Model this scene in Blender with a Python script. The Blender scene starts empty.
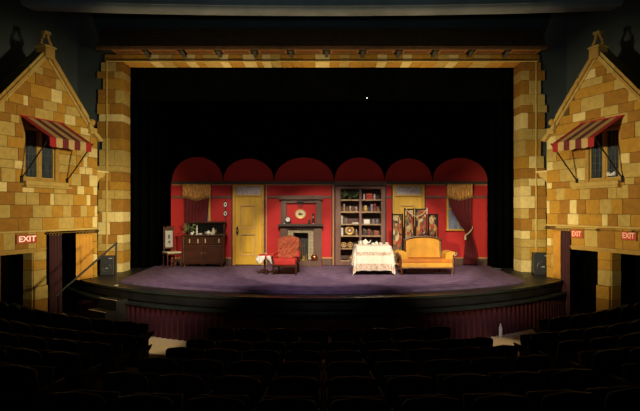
import bpy, bmesh, math, random
from mathutils import Vector, Matrix
random.seed(7)
PI = math.pi
scene = bpy.context.scene
COL = scene.collection

# ------------------------------------------------------------------ camera
F = 498.0          # focal length in pixels of the 640x411 frame
CX, HZ = 322.0, 210.0
EYE = 1.72         # eye height above the carpeted deck (z = 0)
cd = bpy.data.cameras.new('camera'); cam = bpy.data.objects.new('camera', cd); COL.objects.link(cam)
cam.location = (0, 0, EYE); cam.rotation_euler = (PI/2, 0, 0)
cd.sensor_width = 36; cd.lens = 36*F/640
cd.shift_x = (320-CX)/640; cd.shift_y = (HZ-205.5)/640
cd.clip_end = 200
scene.camera = cam

# ------------------------------------------------------------------ world, exposure
w = bpy.data.worlds.new('world'); scene.world = w; w.use_nodes = True
w.node_tree.nodes['Background'].inputs[0].default_value = (0.55, 0.7, 0.8, 1)
w.node_tree.nodes['Background'].inputs[1].default_value = 0.004
vs = scene.view_settings
vs.view_transform = 'Standard'; vs.look = 'None'; vs.gamma = 1; vs.use_curve_mapping = False
vs.exposure = 0.0

# ------------------------------------------------------------------ lights (theatre lanterns and added fill spots)
def spot(name, loc, to, power, color, half_deg, blend=0.5, size=0.12):
    l = bpy.data.lights.new(name, 'SPOT'); l.energy = power; l.color = color
    l.spot_size = math.radians(half_deg*2); l.spot_blend = blend; l.shadow_soft_size = size
    o = bpy.data.objects.new(name, l); COL.objects.link(o); o.location = loc
    o.rotation_euler = (Vector(to)-Vector(loc)).to_track_quat('-Z', 'Y').to_euler()
    return o
WARM = (1.0, 0.84, 0.50)
for i, x in enumerate((-3.9, -2.0, 0.0, 2.0, 3.9)):
    spot('front_of_house_spot', (x*0.9, 5.0, 7.2), (x, 14.6, 0.12 if i in (0, 4) else 0.0), (1100, 1750, 3700, 3300, 1350)[i], (1.0, 0.86, 0.66), 13.0, 0.30, 0.10)
spot('set_wash_spot', (0, 4.5, 7.0), (0, 15.5, 1.6), 110, (1.0, 0.80, 0.6), 24, 1.0, 0.2)
for x in (-3.0, 0.0, 3.0):
    spot('apron_spot', (x*0.9, 5.0, 7.2), (x, 11.7, 0.0), 1300, (0.84, 0.74, 1.0), 11.0, 0.9, 0.10)
for s in (-1, 1):
    # box-boom lanterns on the opposite side wall, washing each stone house
    spot('house_wash_spot', (-s*5.2, 4.5, 2.0), (s*6.2, 12.2, 2.5), 5600, WARM, 16, 1.0, 0.3)
    # balcony-rail lanterns touching the proscenium piers
    spot('pier_wash_spot', (-s*2.6, 3.0, 2.6), (s*5.75, 14.3, 0.7), 5200, WARM, 12, 1.0, 0.2)
    # added unseen spots in place of stage spill on the aisle-head floor
    spot('aisle_spill_fill', (s*2.6, 8.0, 6.5), (s*3.5, 10.1, -1.04), 1000, (1.0, 0.80, 0.52), 6.0, 0.8, 0.05)
for x in (-4.2, -1.4, 1.4, 4.2):
    spot('stage_bounce_fill', (x, 12.3, 0.08), (x, 14.5, 6.0), 850, (1.0, 0.76, 0.40), 24, 1.0, 0.2)  # added unseen spots in place of light bouncing off the stage floor
spot('steps_fill_spot', (-2.0, 8.0, 6.5), (-4.85, 11.0, -0.3), 160, (1.0, 0.82, 0.55), 6, 0.8, 0.05)  # added fill to brighten the tread edges, no lamp known here
spot('ceiling_fill_spot', (0, 3.0, 4.2), (0, 12.8, 7.6), 230, (0.72, 0.97, 1.0), 50, 1.0, 0.5)  # added dim up-light to lift the ceiling beam, no fitting known
spot('auditorium_fill_spot', (0, 1.0, 7.5), (0, 9.8, -0.5), 55, (1.0, 0.85, 0.7), 38, 1.0, 0.4)  # added dim fill for skirt and seats, in place of ambient light

# ------------------------------------------------------------------ helpers
def P(x, y, d):            # pixel + distance -> point
    return Vector(((x-CX)*d/F, d, EYE-(y-HZ)*d/F))
def px(x, d): return (x-CX)*d/F
def pz(y, d): return EYE-(y-HZ)*d/F

MATS = {}
def mat(name, col, rough=0.7, var=0.0, scale=6.0, metal=0.0, bump=0.0, emit=None, estr=0.0, spec=0.5, sheen=0.0, stretch=None, col2=None):
    if name in MATS: return MATS[name]
    m = bpy.data.materials.new(name); m.use_nodes = True
    nt = m.node_tree; b = nt.nodes['Principled BSDF']
    b.inputs['Base Color'].default_value = (*col, 1); b.inputs['Roughness'].default_value = rough
    b.inputs['Metallic'].default_value = metal; b.inputs['Specular IOR Level'].default_value = spec
    if sheen: b.inputs['Sheen Weight'].default_value = sheen
    if emit: b.inputs['Emission Color'].default_value = (*emit, 1); b.inputs['Emission Strength'].default_value = estr
    if var or bump or col2:
        tc = nt.nodes.new('ShaderNodeTexCoord'); mp = nt.nodes.new('ShaderNodeMapping')
        geo = nt.nodes.new('ShaderNodeObjectInfo')
        if stretch: mp.inputs['Scale'].default_value = stretch
        nt.links.new(tc.outputs['Object'], mp.inputs['Vector'])
        n = nt.nodes.new('ShaderNodeTexNoise'); n.inputs['Scale'].default_value = scale; n.inputs['Detail'].default_value = 5
        nt.links.new(mp.outputs[0], n.inputs['Vector'])
        if var or col2:
            r = nt.nodes.new('ShaderNodeValToRGB'); r.color_ramp.elements[0].position = 0.3; r.color_ramp.elements[1].position = 0.7
            lo = col2 if col2 else tuple(c*(1-var) for c in col)
            hi = col if col2 else tuple(min(1, c*(1+var)) for c in col)
            r.color_ramp.elements[0].color = (*lo, 1); r.color_ramp.elements[1].color = (*hi, 1)
            nt.links.new(n.outputs['Fac'], r.inputs[0]); nt.links.new(r.outputs[0], b.inputs['Base Color'])
        if bump:
            bp = nt.nodes.new('ShaderNodeBump'); bp.inputs['Strength'].default_value = bump; bp.inputs['Distance'].default_value = 0.02
            nt.links.new(n.outputs['Fac'], bp.inputs['Height']); nt.links.new(bp.outputs[0], b.inputs['Normal'])
    MATS[name] = m
    return m

def tag(o, label=None, cat=None, group=None, kind=None):
    if label: o['label'] = label
    if cat: o['category'] = cat
    if group: o['group'] = group
    if kind: o['kind'] = kind
    return o

def thing(name, label, cat, loc=(0, 0, 0), rz=0, group=None):
    o = bpy.data.objects.new(name, None); COL.objects.link(o); o.empty_display_size = 0.1
    o.location = loc; o.rotation_euler = (0, 0, rz)
    return tag(o, label, cat, group)

class MB:
    def __init__(s): s.v = []; s.f = []
    def add(s, vs, fs):
        k = len(s.v); s.v += [tuple(v) for v in vs]; s.f += [tuple(i+k for i in f) for f in fs]; return s
    def box(s, x0, x1, y0, y1, z0, z1):
        return s.add([(x0,y0,z0),(x1,y0,z0),(x1,y1,z0),(x0,y1,z0),(x0,y0,z1),(x1,y0,z1),(x1,y1,z1),(x0,y1,z1)],
                     [(0,3,2,1),(4,5,6,7),(0,1,5,4),(1,2,6,5),(2,3,7,6),(3,0,4,7)])
    def hexa(s, a, b):      # two matching polygons -> closed prism
        n = len(a)
        return s.add(list(a)+list(b), [tuple(range(n-1,-1,-1)), tuple(range(n,2*n))]+[(i,(i+1)%n,n+(i+1)%n,n+i) for i in range(n)])
    def prism_xz(s, poly, y0, y1):
        return s.hexa([(p[0],y0,p[1]) for p in poly], [(p[0],y1,p[1]) for p in poly])
    def prism_xy(s, poly, z0, z1):
        return s.hexa([(p[0],p[1],z0) for p in poly], [(p[0],p[1],z1) for p in poly])
    def prism_yz(s, poly, x0, x1):
        return s.hexa([(x0,p[0],p[1]) for p in poly], [(x1,p[0],p[1]) for p in poly])
    def lathe(s, prof, c=(0,0,0), n=16, sx=1.0, sy=1.0):
        vs = []; fs = []
        for r, z in prof:
            for i in range(n):
                a = 2*PI*i/n; vs.append((c[0]+r*sx*math.cos(a), c[1]+r*sy*math.sin(a), c[2]+z))
        for j in range(len(prof)-1):
            for i in range(n): fs.append((j*n+i, j*n+(i+1)%n, (j+1)*n+(i+1)%n, (j+1)*n+i))
        fs.append(tuple(range(n-1,-1,-1))); fs.append(tuple((len(prof)-1)*n+i for i in range(n)))
        return s.add(vs, fs)
    def lathe_y(s, prof, c=(0,0,0), n=20, sx=1.0, sz=1.0):   # revolved about the y axis, prof (r, y)
        vs = []; fs = []
        for r, y in prof:
            for i in range(n):
                a = 2*PI*i/n; vs.append((c[0]+r*sx*math.cos(a), c[1]+y, c[2]+r*sz*math.sin(a)))
        for j in range(len(prof)-1):
            for i in range(n): fs.append((j*n+i, j*n+(i+1)%n, (j+1)*n+(i+1)%n, (j+1)*n+i))
        fs.append(tuple(range(n-1,-1,-1))); fs.append(tuple((len(prof)-1)*n+i for i in range(n)))
        return s.add(vs, fs)
    def ball(s, c, rx, ry=None, rz=None, n=14, m=8):
        ry = rx if ry is None else ry; rz = rx if rz is None else rz
        prof = [(math.sin(PI*(j+0.02)/(m+0.04)), -math.cos(PI*(j+0.02)/(m+0.04))) for j in range(m+1)]
        vs0 = len(s.v); s.lathe(prof, (0,0,0), n)
        for i in range(vs0, len(s.v)):
            v = s.v[i]; s.v[i] = (c[0]+v[0]*rx, c[1]+v[1]*ry, c[2]+v[2]*rz)
        return s
    def tube(s, pts, r, n=8):
        pts = [Vector(p) for p in pts]; vs = []; fs = []
        rr = r if isinstance(r, (list, tuple)) else [r]*len(pts)
        for k, p in enumerate(pts):
            t = (pts[min(k+1,len(pts)-1)]-pts[max(k-1,0)]).normalized()
            up = Vector((0,0,1)) if abs(t.z) < 0.9 else Vector((0,1,0))
            a = t.cross(up).normalized(); b = t.cross(a)
            for i in range(n):
                q = 2*PI*i/n; v = p+(a*math.cos(q)+b*math.sin(q))*rr[k]; vs.append(tuple(v))
        for k in range(len(pts)-1):
            for i in range(n): fs.append((k*n+i, k*n+(i+1)%n, (k+1)*n+(i+1)%n, (k+1)*n+i))
        fs.append(tuple(range(n-1,-1,-1))); fs.append(tuple((len(pts)-1)*n+i for i in range(n)))
        return s.add(vs, fs)
    def grid(s, fn, nu, nv, thick=0):
        vs = [tuple(fn(i/nu, j/nv)) for j in range(nv+1) for i in range(nu+1)]
        fs = [(j*(nu+1)+i, j*(nu+1)+i+1, (j+1)*(nu+1)+i+1, (j+1)*(nu+1)+i) for j in range(nv) for i in range(nu)]
        return s.add(vs, fs)
    def torus(s, c, R, r, axis='z', n=20, m=8, sx=1, sy=1):
        vs = []; fs = []
        for i in range(n):
            a = 2*PI*i/n
            for j in range(m):
                b = 2*PI*j/m; q = R+r*math.cos(b)
                p = (q*math.cos(a)*sx, q*math.sin(a)*sy, r*math.sin(b))
                if axis == 'y': p = (p[0], p[2], p[1])
                if axis == 'x': p = (p[2], p[0], p[1])
                vs.append((c[0]+p[0], c[1]+p[1], c[2]+p[2]))
        for i in range(n):
            for j in range(m): fs.append((i*m+j, ((i+1)%n)*m+j, ((i+1)%n)*m+(j+1)%m, i*m+(j+1)%m))
        return s.add(vs, fs)
    def build(s, name, m, parent=None, smooth=False, bevel=0.0, solid=0.0, fixn=True):
        me = bpy.data.meshes.new(name); me.from_pydata(s.v, [], s.f); me.update()
        if fixn or smooth:
            bm = bmesh.new(); bm.from_mesh(me); bmesh.ops.recalc_face_normals(bm, faces=bm.faces)
            if smooth:
                for f in bm.faces: f.smooth = True
                for e in bm.edges:
                    if len(e.link_faces) == 2 and e.calc_face_angle(0) > 0.7: e.smooth = False
            bm.to_mesh(me); bm.free()
        o = bpy.data.objects.new(name, me); COL.objects.link(o)
        if m: me.materials.append(m)
        if parent: o.parent = parent
        if bevel:
            md = o.modifiers.new('bevel', 'BEVEL'); md.width = bevel; md.segments = 2; md.limit_method = 'ANGLE'
        if solid:
            md = o.modifiers.new('solid', 'SOLIDIFY'); md.thickness = solid; md.offset = 0
        return o

def copy_tree(o, parent=None):
    c = o.copy(); COL.objects.link(c)
    if parent: c.parent = parent
    for ch in list(o.children): copy_tree(ch, c)
    return c

def text_mesh(name, body, size, m, parent=None, loc=(0,0,0), rot=(PI/2,0,0), extrude=0.002, bold=0.0):
    cu = bpy.data.curves.new(name, 'FONT'); cu.body = body; cu.size = size; cu.extrude = extrude; cu.offset = bold
    cu.align_x = 'CENTER'; cu.align_y = 'CENTER'
    t = bpy.data.objects.new(name, cu); COL.objects.link(t)
    dg = bpy.context.evaluated_depsgraph_get(); me = bpy.data.meshes.new_from_object(t.evaluated_get(dg))
    bpy.data.objects.remove(t); bpy.data.curves.remove(cu)
    o = bpy.data.objects.new(name, me); COL.objects.link(o); me.materials.clear(); me.materials.append(m)
    o.location = loc; o.rotation_euler = rot
    if parent: o.parent = parent
    return o

# ------------------------------------------------------------------ materials
STONE = {
 'c': mat('stone_cream', (0.68, 0.53, 0.21), 0.85, 0.10, 9, bump=0.15),
 't': mat('stone_tan',   (0.46, 0.315, 0.080), 0.85, 0.13, 9, bump=0.15),
 'o': mat('stone_ochre', (0.42, 0.215, 0.020), 0.85, 0.13, 9, bump=0.15),
 'b': mat('stone_brown', (0.31, 0.140, 0.012), 0.85, 0.15, 9, bump=0.15)}
GROUT = mat('grout', (0.10, 0.050, 0.012), 0.9, 0.1, 20)
TRIMST = mat('stone_trim', (0.50, 0.34, 0.09), 0.8, 0.12, 8, bump=0.1)
COPST = mat('stone_coping', (0.42, 0.245, 0.05), 0.8, 0.15, 6, bump=0.1)
WINWOOD = mat('window_wood', (0.42, 0.24, 0.045), 0.6, 0.15, 12)
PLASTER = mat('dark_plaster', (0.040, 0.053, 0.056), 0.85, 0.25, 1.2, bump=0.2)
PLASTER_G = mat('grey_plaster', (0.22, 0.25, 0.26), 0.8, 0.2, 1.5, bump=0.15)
BLACKVEL = mat('black_velour', (0.0016, 0.0019, 0.002), 0.95, 0.2, 4, spec=0.0)
BLACKFLOOR = mat('black_stage_paint', (0.022, 0.021, 0.018), 0.45, 0.3, 3, spec=0.4)
CARPET = mat('purple_carpet', (0.165, 0.105, 0.165), 0.95, 0.28, 5, bump=0.25, spec=0.1)
REDWALL = mat('red_wall', (0.52, 0.018, 0.016), 0.75, 0.07, 2)
GREYWOOD = mat('grey_brown_wood', (0.135, 0.072, 0.048), 0.6, 0.22, 10, stretch=(1, 1, 0.2), bump=0.05)
DARKTRIM = mat('dark_trim', (0.060, 0.038, 0.030), 0.6, 0.2, 8)
TANTRIM = mat('tan_trim', (0.52, 0.27, 0.09), 0.6, 0.12, 8)
YDOOR = mat('yellow_door_paint', (0.72, 0.42, 0.035), 0.5, 0.12, 7, stretch=(1, 1, 0.15))
YFRAME = mat('yellow_frame_paint', (0.62, 0.36, 0.05), 0.5, 0.1, 7)
YDARK = mat('door_panel_edge', (0.60, 0.38, 0.12), 0.55, 0.1, 7)
MAHOG = mat('dark_mahogany', (0.060, 0.019, 0.008), 0.32, 0.35, 5, stretch=(0.3, 1, 1))
CREAMF = mat('cream_fabric', (0.62, 0.52, 0.34), 0.9, 0.1, 30)
BRASS = mat('brass', (0.60, 0.40, 0.13), 0.35, metal=0.85)
GOLD = mat('gilt', (0.62, 0.40, 0.11), 0.4, 0.2, 14, metal=0.4)
WHITE = mat('white_china', (0.82, 0.79, 0.70), 0.3)
COPPER = mat('copper', (0.52, 0.20, 0.08), 0.25, metal=0.9)
BLACKMET = mat('black_metal', (0.006, 0.0055, 0.005), 0.5)
MAROON = mat('maroon_drape', (0.125, 0.008, 0.013), 0.85, 0.2, 5)
MAROON2 = mat('maroon_velvet', (0.032, 0.002, 0.004), 0.9, 0.2, 5, sheen=0.1)
ORANGE = mat('orange_drape', (0.50, 0.235, 0.025), 0.85, 0.1, 5)

# ================================================================== AUDITORIUM SHELL
AC = 18.52                       # the stage front and seat rows share this centre of curvature (0, AC)
ROWS = [(8.15, -0.178), (7.3, -0.156), (6.45, -0.041), (5.6, 0.078), (4.75, 0.194), (3.9, 0.318)]   # distance, seat-top height
SEATH = 0.86
CARP = mat('aisle_carpet', (0.10, 0.05, 0.028), 0.95, 0.25, 6, bump=0.2)
def arc_pts(r, a0, a1, n): return [(r*math.sin(a0+(a1-a0)*i/n), AC-r*math.cos(a0+(a1-a0)*i/n)) for i in range(n+1)]
b = MB()
radii = [8.3] + [AC-ROWS[k][0]+0.33 for k in range(1)] 
edges = [7.9]
for k in range(len(ROWS)-1): edges.append(AC-(ROWS[k][0]+ROWS[k+1][0])/2+0.10)
edges.append(AC-3.45)
edges.append(AC+6.0)
levels = [z-SEATH for _, z in ROWS] + [ROWS[-1][1]-SEATH+0.11]
A1 = 1.25
for k in range(len(levels)):
    n = 40; r0, r1 = edges[k], edges[k+1]
    for i in range(n):
        a, c = -A1+2*A1*i/n, -A1+2*A1*(i+1)/n
        q = lambda r, t: (r*math.sin(t), AC-r*math.cos(t))
        pa, pb, pc, pd = q(r0,a), q(r0,c), q(r1,c), q(r1,a)
        b.prism_xy([pa, pb, pc, pd], -1.5, levels[k])
LINO = mat('cream_front_floor', (0.62, 0.48, 0.28), 0.8, 0.12, 30)
b0 = MB()
for i in range(40):
    a, c = -A1+2*A1*i/40, -A1+2*A1*(i+1)/40
    q = lambda r, t: (r*math.sin(t), AC-r*math.cos(t))
    b0.prism_xy([q(8.2,a), q(8.2,c), q(9.55,c), q(9.55,a)], levels[0]-0.02, levels[0]+0.004)
tag(b0.build('floor_front_strip', LINO), 'cream floor strip between the seats and the stage skirt', None, None, 'structure')
tag(b.build('floor', CARP, fixn=True), 'dark carpeted auditorium floor rising in curved steps', None, None, 'structure')

# facade frame of reference -----------------------------------------
CORN = (6.01, 13.3)              # inner front corner of each house (|x|, y)
UD = (0.352, -0.936)             # direction along facade towards the audience (|x|, y)
DB_ = 1/13.3; DA_ = 1/10.77
def dwall(m): return 1/(DA_+(DB_-DA_)*m/97.0)     # depth of facade at (mirrored) pixel column m
def uwall(m): return ((CX-m)*dwall(m)/F-CORN[0])/UD[0]
def zwall(m, y): return EYE-(y-HZ)*dwall(m)/F
Z50 = lambda y: zwall(50, y)
def W(s, u, n, z):               # house coordinates -> world, s = -1 left, +1 right; n points into the hall
    x = CORN[0]+UD[0]*u-0.936*n; y = CORN[1]+UD[1]*u-0.352*n
    return (s*x, y, z)

# plaster: proscenium wall, side walls, ceiling, beam
OPW = 199*14.3/F; OPZ = EYE+148*14.3/F; PF, PB = 14.3, 14.8
b = MB()
b.box(-9.5, -OPW, PF, PB, -1.5, 9.2); b.box(OPW, 9.5, PF, PB, -1.5, 9.2); b.box(-OPW, OPW, PF, PB, OPZ, 9.2)
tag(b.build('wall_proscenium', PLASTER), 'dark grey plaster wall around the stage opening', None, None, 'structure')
for s, nm in ((-1, 'wall_left_side'), (1, 'wall_right_side')):
    b = MB()
    a0, a1 = W(s, -1.3, -1.3, 0), W(s, 3.8, -1.3, 0)
    c0, c1 = W(s, -1.3, -1.5, 0), W(s, 3.8, -1.5, 0)
    b.prism_xy([a0[:2], a1[:2], c1[:2], c0[:2]], -1.5, 9.2)
    x1 = abs(a1[0])
    b.box(min(s*x1, s*(x1+0.2)), max(s*x1, s*(x1+0.2)), -4.2, a1[1]+0.05, -1.5, 9.2)
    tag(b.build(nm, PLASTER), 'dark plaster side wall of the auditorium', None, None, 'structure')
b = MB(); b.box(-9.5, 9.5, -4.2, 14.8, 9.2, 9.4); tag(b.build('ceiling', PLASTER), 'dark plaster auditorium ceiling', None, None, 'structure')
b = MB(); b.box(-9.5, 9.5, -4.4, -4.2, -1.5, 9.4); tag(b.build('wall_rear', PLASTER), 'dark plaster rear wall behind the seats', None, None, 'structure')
# ceiling beam with rounded lower lip and a thin ledge
def beamfn(prof):
    bb = MB(); n = 28; vs = []; fs = []; m = len(prof)
    for i in range(n+1):
        x = -8.6+17.2*i/n; dy = -0.32*(x/7.2)**2
        for (y, z) in prof: vs.append((x, y+dy, z))
    for i in range(n):
        for j in range(m): fs.append((i*m+j, i*m+(j+1)%m, (i+1)*m+(j+1)%m, (i+1)*m+j))
    fs.append(tuple(range(m))); fs.append(tuple(n*m+j for j in range(m)))
    return bb.add(vs, fs)
BZ = 6.92
prof = [(13.0, 9.19), (13.0, BZ+0.20)]+[(13.10-0.10*math.cos(t), BZ+0.10-0.10*math.sin(t)) for t in [PI/2*i/6 for i in range(7)]]+[(13.35, BZ), (13.35, 9.19)]
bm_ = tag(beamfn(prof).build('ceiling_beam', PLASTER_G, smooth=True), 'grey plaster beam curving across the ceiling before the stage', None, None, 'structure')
o = beamfn([(12.975, BZ+0.115), (12.975, BZ+0.14), (13.02, BZ+0.14), (13.02, BZ+0.115)]).build('ledge_moulding', PLASTER_G, bm_)

# ================================================================== STAGE
SR = 8.45
STZ = -0.06
b = MB()
a1 = math.asin(7.35/SR)
pts = arc_pts(SR, -a1, a1, 48)
b.prism_xy(pts+[(7.35, 19.0), (-7.35, 19.0)], -0.30, STZ)
st = tag(b.build('stage_floor', BLACKFLOOR), 'black painted stage floor with curved front apron', None, None, 'structure')
b = MB(); p0 = arc_pts(SR-0.02, -a1, a1, 48); p1 = arc_pts(SR+0.035, -a1, a1, 48)
for i in range(48): b.prism_xy([p0[i], p0[i+1], p1[i+1], p1[i]], STZ-0.05, STZ+0.004)
NOSE = mat('stage_nosing', (0.035, 0.042, 0.032), 0.35, 0.2, 5)
b.build('stage_nosing', NOSE, st)
b = MB(); p0 = arc_pts(SR-0.3, -a1, a1, 48); p1 = arc_pts(8.60, -a1, a1, 48)
for i in range(48): b.prism_xy([p0[i], p0[i+1], p1[i+1], p1[i]], -0.385, -0.345)
b.build('apron_ledge', NOSE, st)
b = MB(); p0 = arc_pts(SR-0.25, -a1, a1, 48); p1 = arc_pts(SR-0.05, -a1, a1, 48)
for i in range(48): b.prism_xy([p0[i], p0[i+1], p1[i+1], p1[i]], -1.5, -0.3)
b.build('stage_fascia', BLACKFLOOR, st)
# carpeted deck
DR = 8.5; dfront = F*EYE/(291-HZ); dc = dfront+DR; DW = 4.95
t1 = math.asin(DW/DR)
pts = [(DR*math.sin(-t1+2*t1*i/36), dc-DR*math.cos(-t1+2*t1*i/36)) for i in range(37)]
b = MB(); b.prism_xy(pts+[(5.15, 15.46), (-5.15, 15.46)], STZ, 0.0)
tag(b.build('stage_deck', CARPET), 'purple carpeted round-front deck under the stage furniture', 'stage deck', None)
# pleated skirt of the apron
SKIRT = mat('red_skirt', (0.070, 0.004, 0.007), 0.9, 0.2, 6, sheen=0.1)
b = MB()
def skirt(u, v):
    a = -0.80+1.6*u; r = 8.53+0.020*math.sin(a*8.6/0.15*2*PI)+0.008*math.sin(a*31)
    return (r*math.sin(a), AC-r*math.cos(a), -0.386-0.648*v)
b.grid(skirt, 700, 3)
tag(b.build('stage_skirt', SKIRT, smooth=True, fixn=False), 'dark red pleated valance skirting the curved stage apron', 'curtain')

# steps with white edged treads and handrail at the house corner
th = math.asin(4.62/SR)
rad = Vector((-math.sin(th), -math.cos(th), 0)); tan = Vector((-math.cos(th), math.sin(th), 0))
stp = thing('stage_steps', 'black stage steps with pale tread edges beside the handrail', 'steps', (0, 0, 0))
EDGE = mat('tread_edge', (0.60, 0.50, 0.33), 0.6, 0.3, 20)
c0 = Vector((0, AC, 0))
for k, z in enumerate((-0.28, -0.50, -0.72, -0.90)):
    r0, r1 = SR+0.06+0.27*k, SR+0.06+0.27*(k+1)+0.02
    if k: r0 -= 0.0
    pl = [c0+rad*r0-tan*0.33, c0+rad*r0+tan*0.33, c0+rad*r1+tan*0.33, c0+rad*r1-tan*0.33]
    b = MB(); b.prism_xy([p[:2] for p in pl], -1.036, z); b.build('step', BLACKFLOOR, stp)
    e = [c0+rad*(r1-0.035)-tan*0.31, c0+rad*(r1-0.035)+tan*0.31, c0+rad*(r1+0.003)+tan*0.31, c0+rad*(r1+0.003)-tan*0.31]
    b = MB(); b.prism_xy([p[:2] for p in e], z, z+0.006); b.build('tread_edge', EDGE, stp)
hr = thing('handrail', 'slim black metal handrail sloping down the stage steps', 'handrail')
top = c0+rad*(SR-0.12)+tan*0.36+Vector((0,0,STZ)); bot = c0+rad*(SR+1.25)+tan*0.36+Vector((0,0,-1.036))
b = MB(); b.tube([top, top+Vector((0,0,1.0))], 0.02); b.build('post', BLACKMET, hr)
b = MB(); b.tube([bot, bot+Vector((0,0,0.98))], 0.02); b.build('post', BLACKMET, hr)
b = MB(); b.tube([top+Vector((0,0,1.0))-rad*0.03, top+Vector((0,0,0.99)), bot+Vector((0,0,0.98)), bot+Vector((0,0,0.92))+rad*0.05], 0.024); b.build('rail', BLACKMET, hr)
b = MB(); b.lathe([(0.05,0),(0.05,0.012),(0.022,0.02)], top, 12); b.build('foot_plate', EDGE, hr)

# ================================================================== STONE BLOCKS
def clip(poly, a, b_, c):   # keep a*u + b*z <= c
    out = []
    for i in range(len(poly)):
        p, q = poly[i], poly[(i+1)%len(poly)]
        fp, fq = a*p[0]+b_*p[1]-c, a*q[0]+b_*q[1]-c
        if fp <= 0: out.append(p)
        if (fp < 0 < fq) or (fq < 0 < fp):
            t = fp/(fp-fq); out.append((p[0]+(q[0]-p[0])*t, p[1]+(q[1]-p[1])*t))
    return out
def area(p): return abs(sum(p[i][0]*p[(i+1)%len(p)][1]-p[(i+1)%len(p)][0]*p[i][1] for i in range(len(p))))/2
def inset(poly, d):
    cu = sum(p[0] for p in poly)/len(poly); cz = sum(p[1] for p in poly)/len(poly)
    out = []
    for p in poly:
        du, dz = cu-p[0], cz-p[1]
        out.append((p[0]+max(-d, min(d, du*0.4)), p[1]+max(-d, min(d, dz*0.4))))
    return out
def block(parent, wfn, poly, code, proud=0.0):
    """one stone: polygon in wall (u, z), chamfered front"""
    if len(poly) < 3 or area(poly) < 0.0012: return
    e = 0.004
    base = inset(poly, e); mid = base; front = inset(poly, e+0.006)
    t = 0.014+random.random()*0.010+proud
    b = MB(); n = len(poly)
    vs = [wfn(p[0], 0.0, p[1]) for p in base]+[wfn(p[0], t-0.006, p[1]) for p in mid]+[wfn(p[0], t, p[1]) for p in front]
    fs = [tuple(range(n-1,-1,-1)), tuple(range(2*n,3*n))]
    for k in (0, 1): fs += [(k*n+i, k*n+(i+1)%n, (k+1)*n+(i+1)%n, (k+1)*n+i) for i in range(n)]
    b.add(vs, fs)
    return b.build('stone_block', STONE[code], parent)
def subtract(rect, hole):
    u0,u1,z0,z1 = rect; a,b_,c,d = hole
    if b_ <= u0 or a >= u1 or d <= z0 or c >= z1: return [rect]
    out = []
    if a-u0 > 0.02: out.append((u0, a, z0, z1))
    if u1-b_ > 0.02: out.append((b_, u1, z0, z1))
    m0, m1 = max(a,u0), min(b_,u1)
    if m1-m0 > 0.02:
        if c-z0 > 0.02: out.append((m0, m1, z0, c))
        if z1-d > 0.02: out.append((m0, m1, d, z1))
    return out

UMAX = 3.1; UAP = uwall(46); ZAP = zwall(46, 56); SLOPE = 1.168
FLOORZ = -1.04
UL = lambda m: uwall(m)
# openings in facade (u0,u1,z0,z1)
WIN = (UL(58.5), UL(23.5), zwall(40, 181.5), zwall(40, 128.5))
CUR_L = (UL(88), UL(46), FLOORZ, Z50(232.0))    # curtained stage access
CUR_R = (UL(88), UL(46), FLOORZ, Z50(244.5))
DOOR = (UL(33), UL(1), FLOORZ, Z50(249))        # exit doorway
L_COURSES = [57, 70, 77.2, 88, 101.3, 110.8, 121.3, 129, 141.9, 152.3, 163.6, 171.5, 184.3, 193.4, 205.2, 217.4, 229.4]
L_BLK = [
 [(20,39,'o'),(39,62,'o')],
 [(20,33,'o'),(33,43,'t'),(43,60,'b')],
 [(12,25,'b'),(25,35,'o'),(35,55,'b'),(55,66,'t')],
 [(2,13,'o'),(13,30,'b'),(30,51,'o'),(51,62,'c'),(62,80,'o')],
 [(-6,8,'t'),(8,23,'o'),(23,28,'c'),(28,42.7,'b'),(42.7,57,'t'),(57,65.5,'o'),(65.5,80,'t')],
 [(-8,4.5,'t'),(4.5,16.5,'b'),(16.5,34.5,'b'),(34.5,53,'t'),(53,64,'o'),(64,75,'c'),(75,90,'o')],
 [(-10,10.5,'b'),(10.5,19.5,'t'),(19.5,40,'b'),(40,64,'o'),(64,80,'o'),(80,90,'c'),(90,97,'o')],
 [(-6,15,'t'),(15,30,'b'),(50,75,'o'),(75,90,'t'),(90,97,'o')],
 [(-9,7,'t'),(7,30,'o'),(50,76,'o'),(76,88,'t'),(88,97,'c')],
 [(-3,18,'t'),(18,30,'b'),(50,76,'t'),(76,83,'o'),(83,87,'c'),(87,97,'o')],
 [(-5,14,'t'),(14,30,'c'),(50,69,'t'),(69,79,'o'),(79,85,'c'),(85,92,'c'),(92,97,'o')],
 [(-12,1,'b'),(1,15.5,'t'),(15.5,30,'o'),(50,71,'o'),(71,81,'t'),(81,89,'b'),(89,97,'c')],
 [(-5,7,'c'),(7,22,'b'),(22,34,'c'),(34,53,'o'),(53,66,'t'),(66,77,'b'),(77,84,'c'),(84,93,'o'),(93,97,'c')],
 [(-4,14.3,'b'),(14.3,26,'t'),(26,39,'t'),(39,50,'b'),(50,54,'c'),(54,68,'t'),(68,73,'t'),(73,86,'o'),(86,90,'c'),(90,97,'b')],
 [(-8,10.3,'t'),(10.3,32,'b'),(32,44.5,'t'),(44.5,52,'t'),(52,62.5,'o'),(62.5,71,'t'),(71,80,'b'),(80,87,'t'),(87,94,'o'),(94,97,'c')],
 [(-3,18,'b'),(18,29,'b'),(29,42,'t'),(42,58,'o'),(58,74,'t'),(74,83,'o'),(83,92,'o'),(92,97,'c')]]
R_COURSES = [57, 68.5, 77.8, 85.5, 95.7, 109.7, 118.5, 128.8, 143.3, 156.8, 166.5, 179.8, 186.5, 199.3, 214, 225.5]
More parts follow.
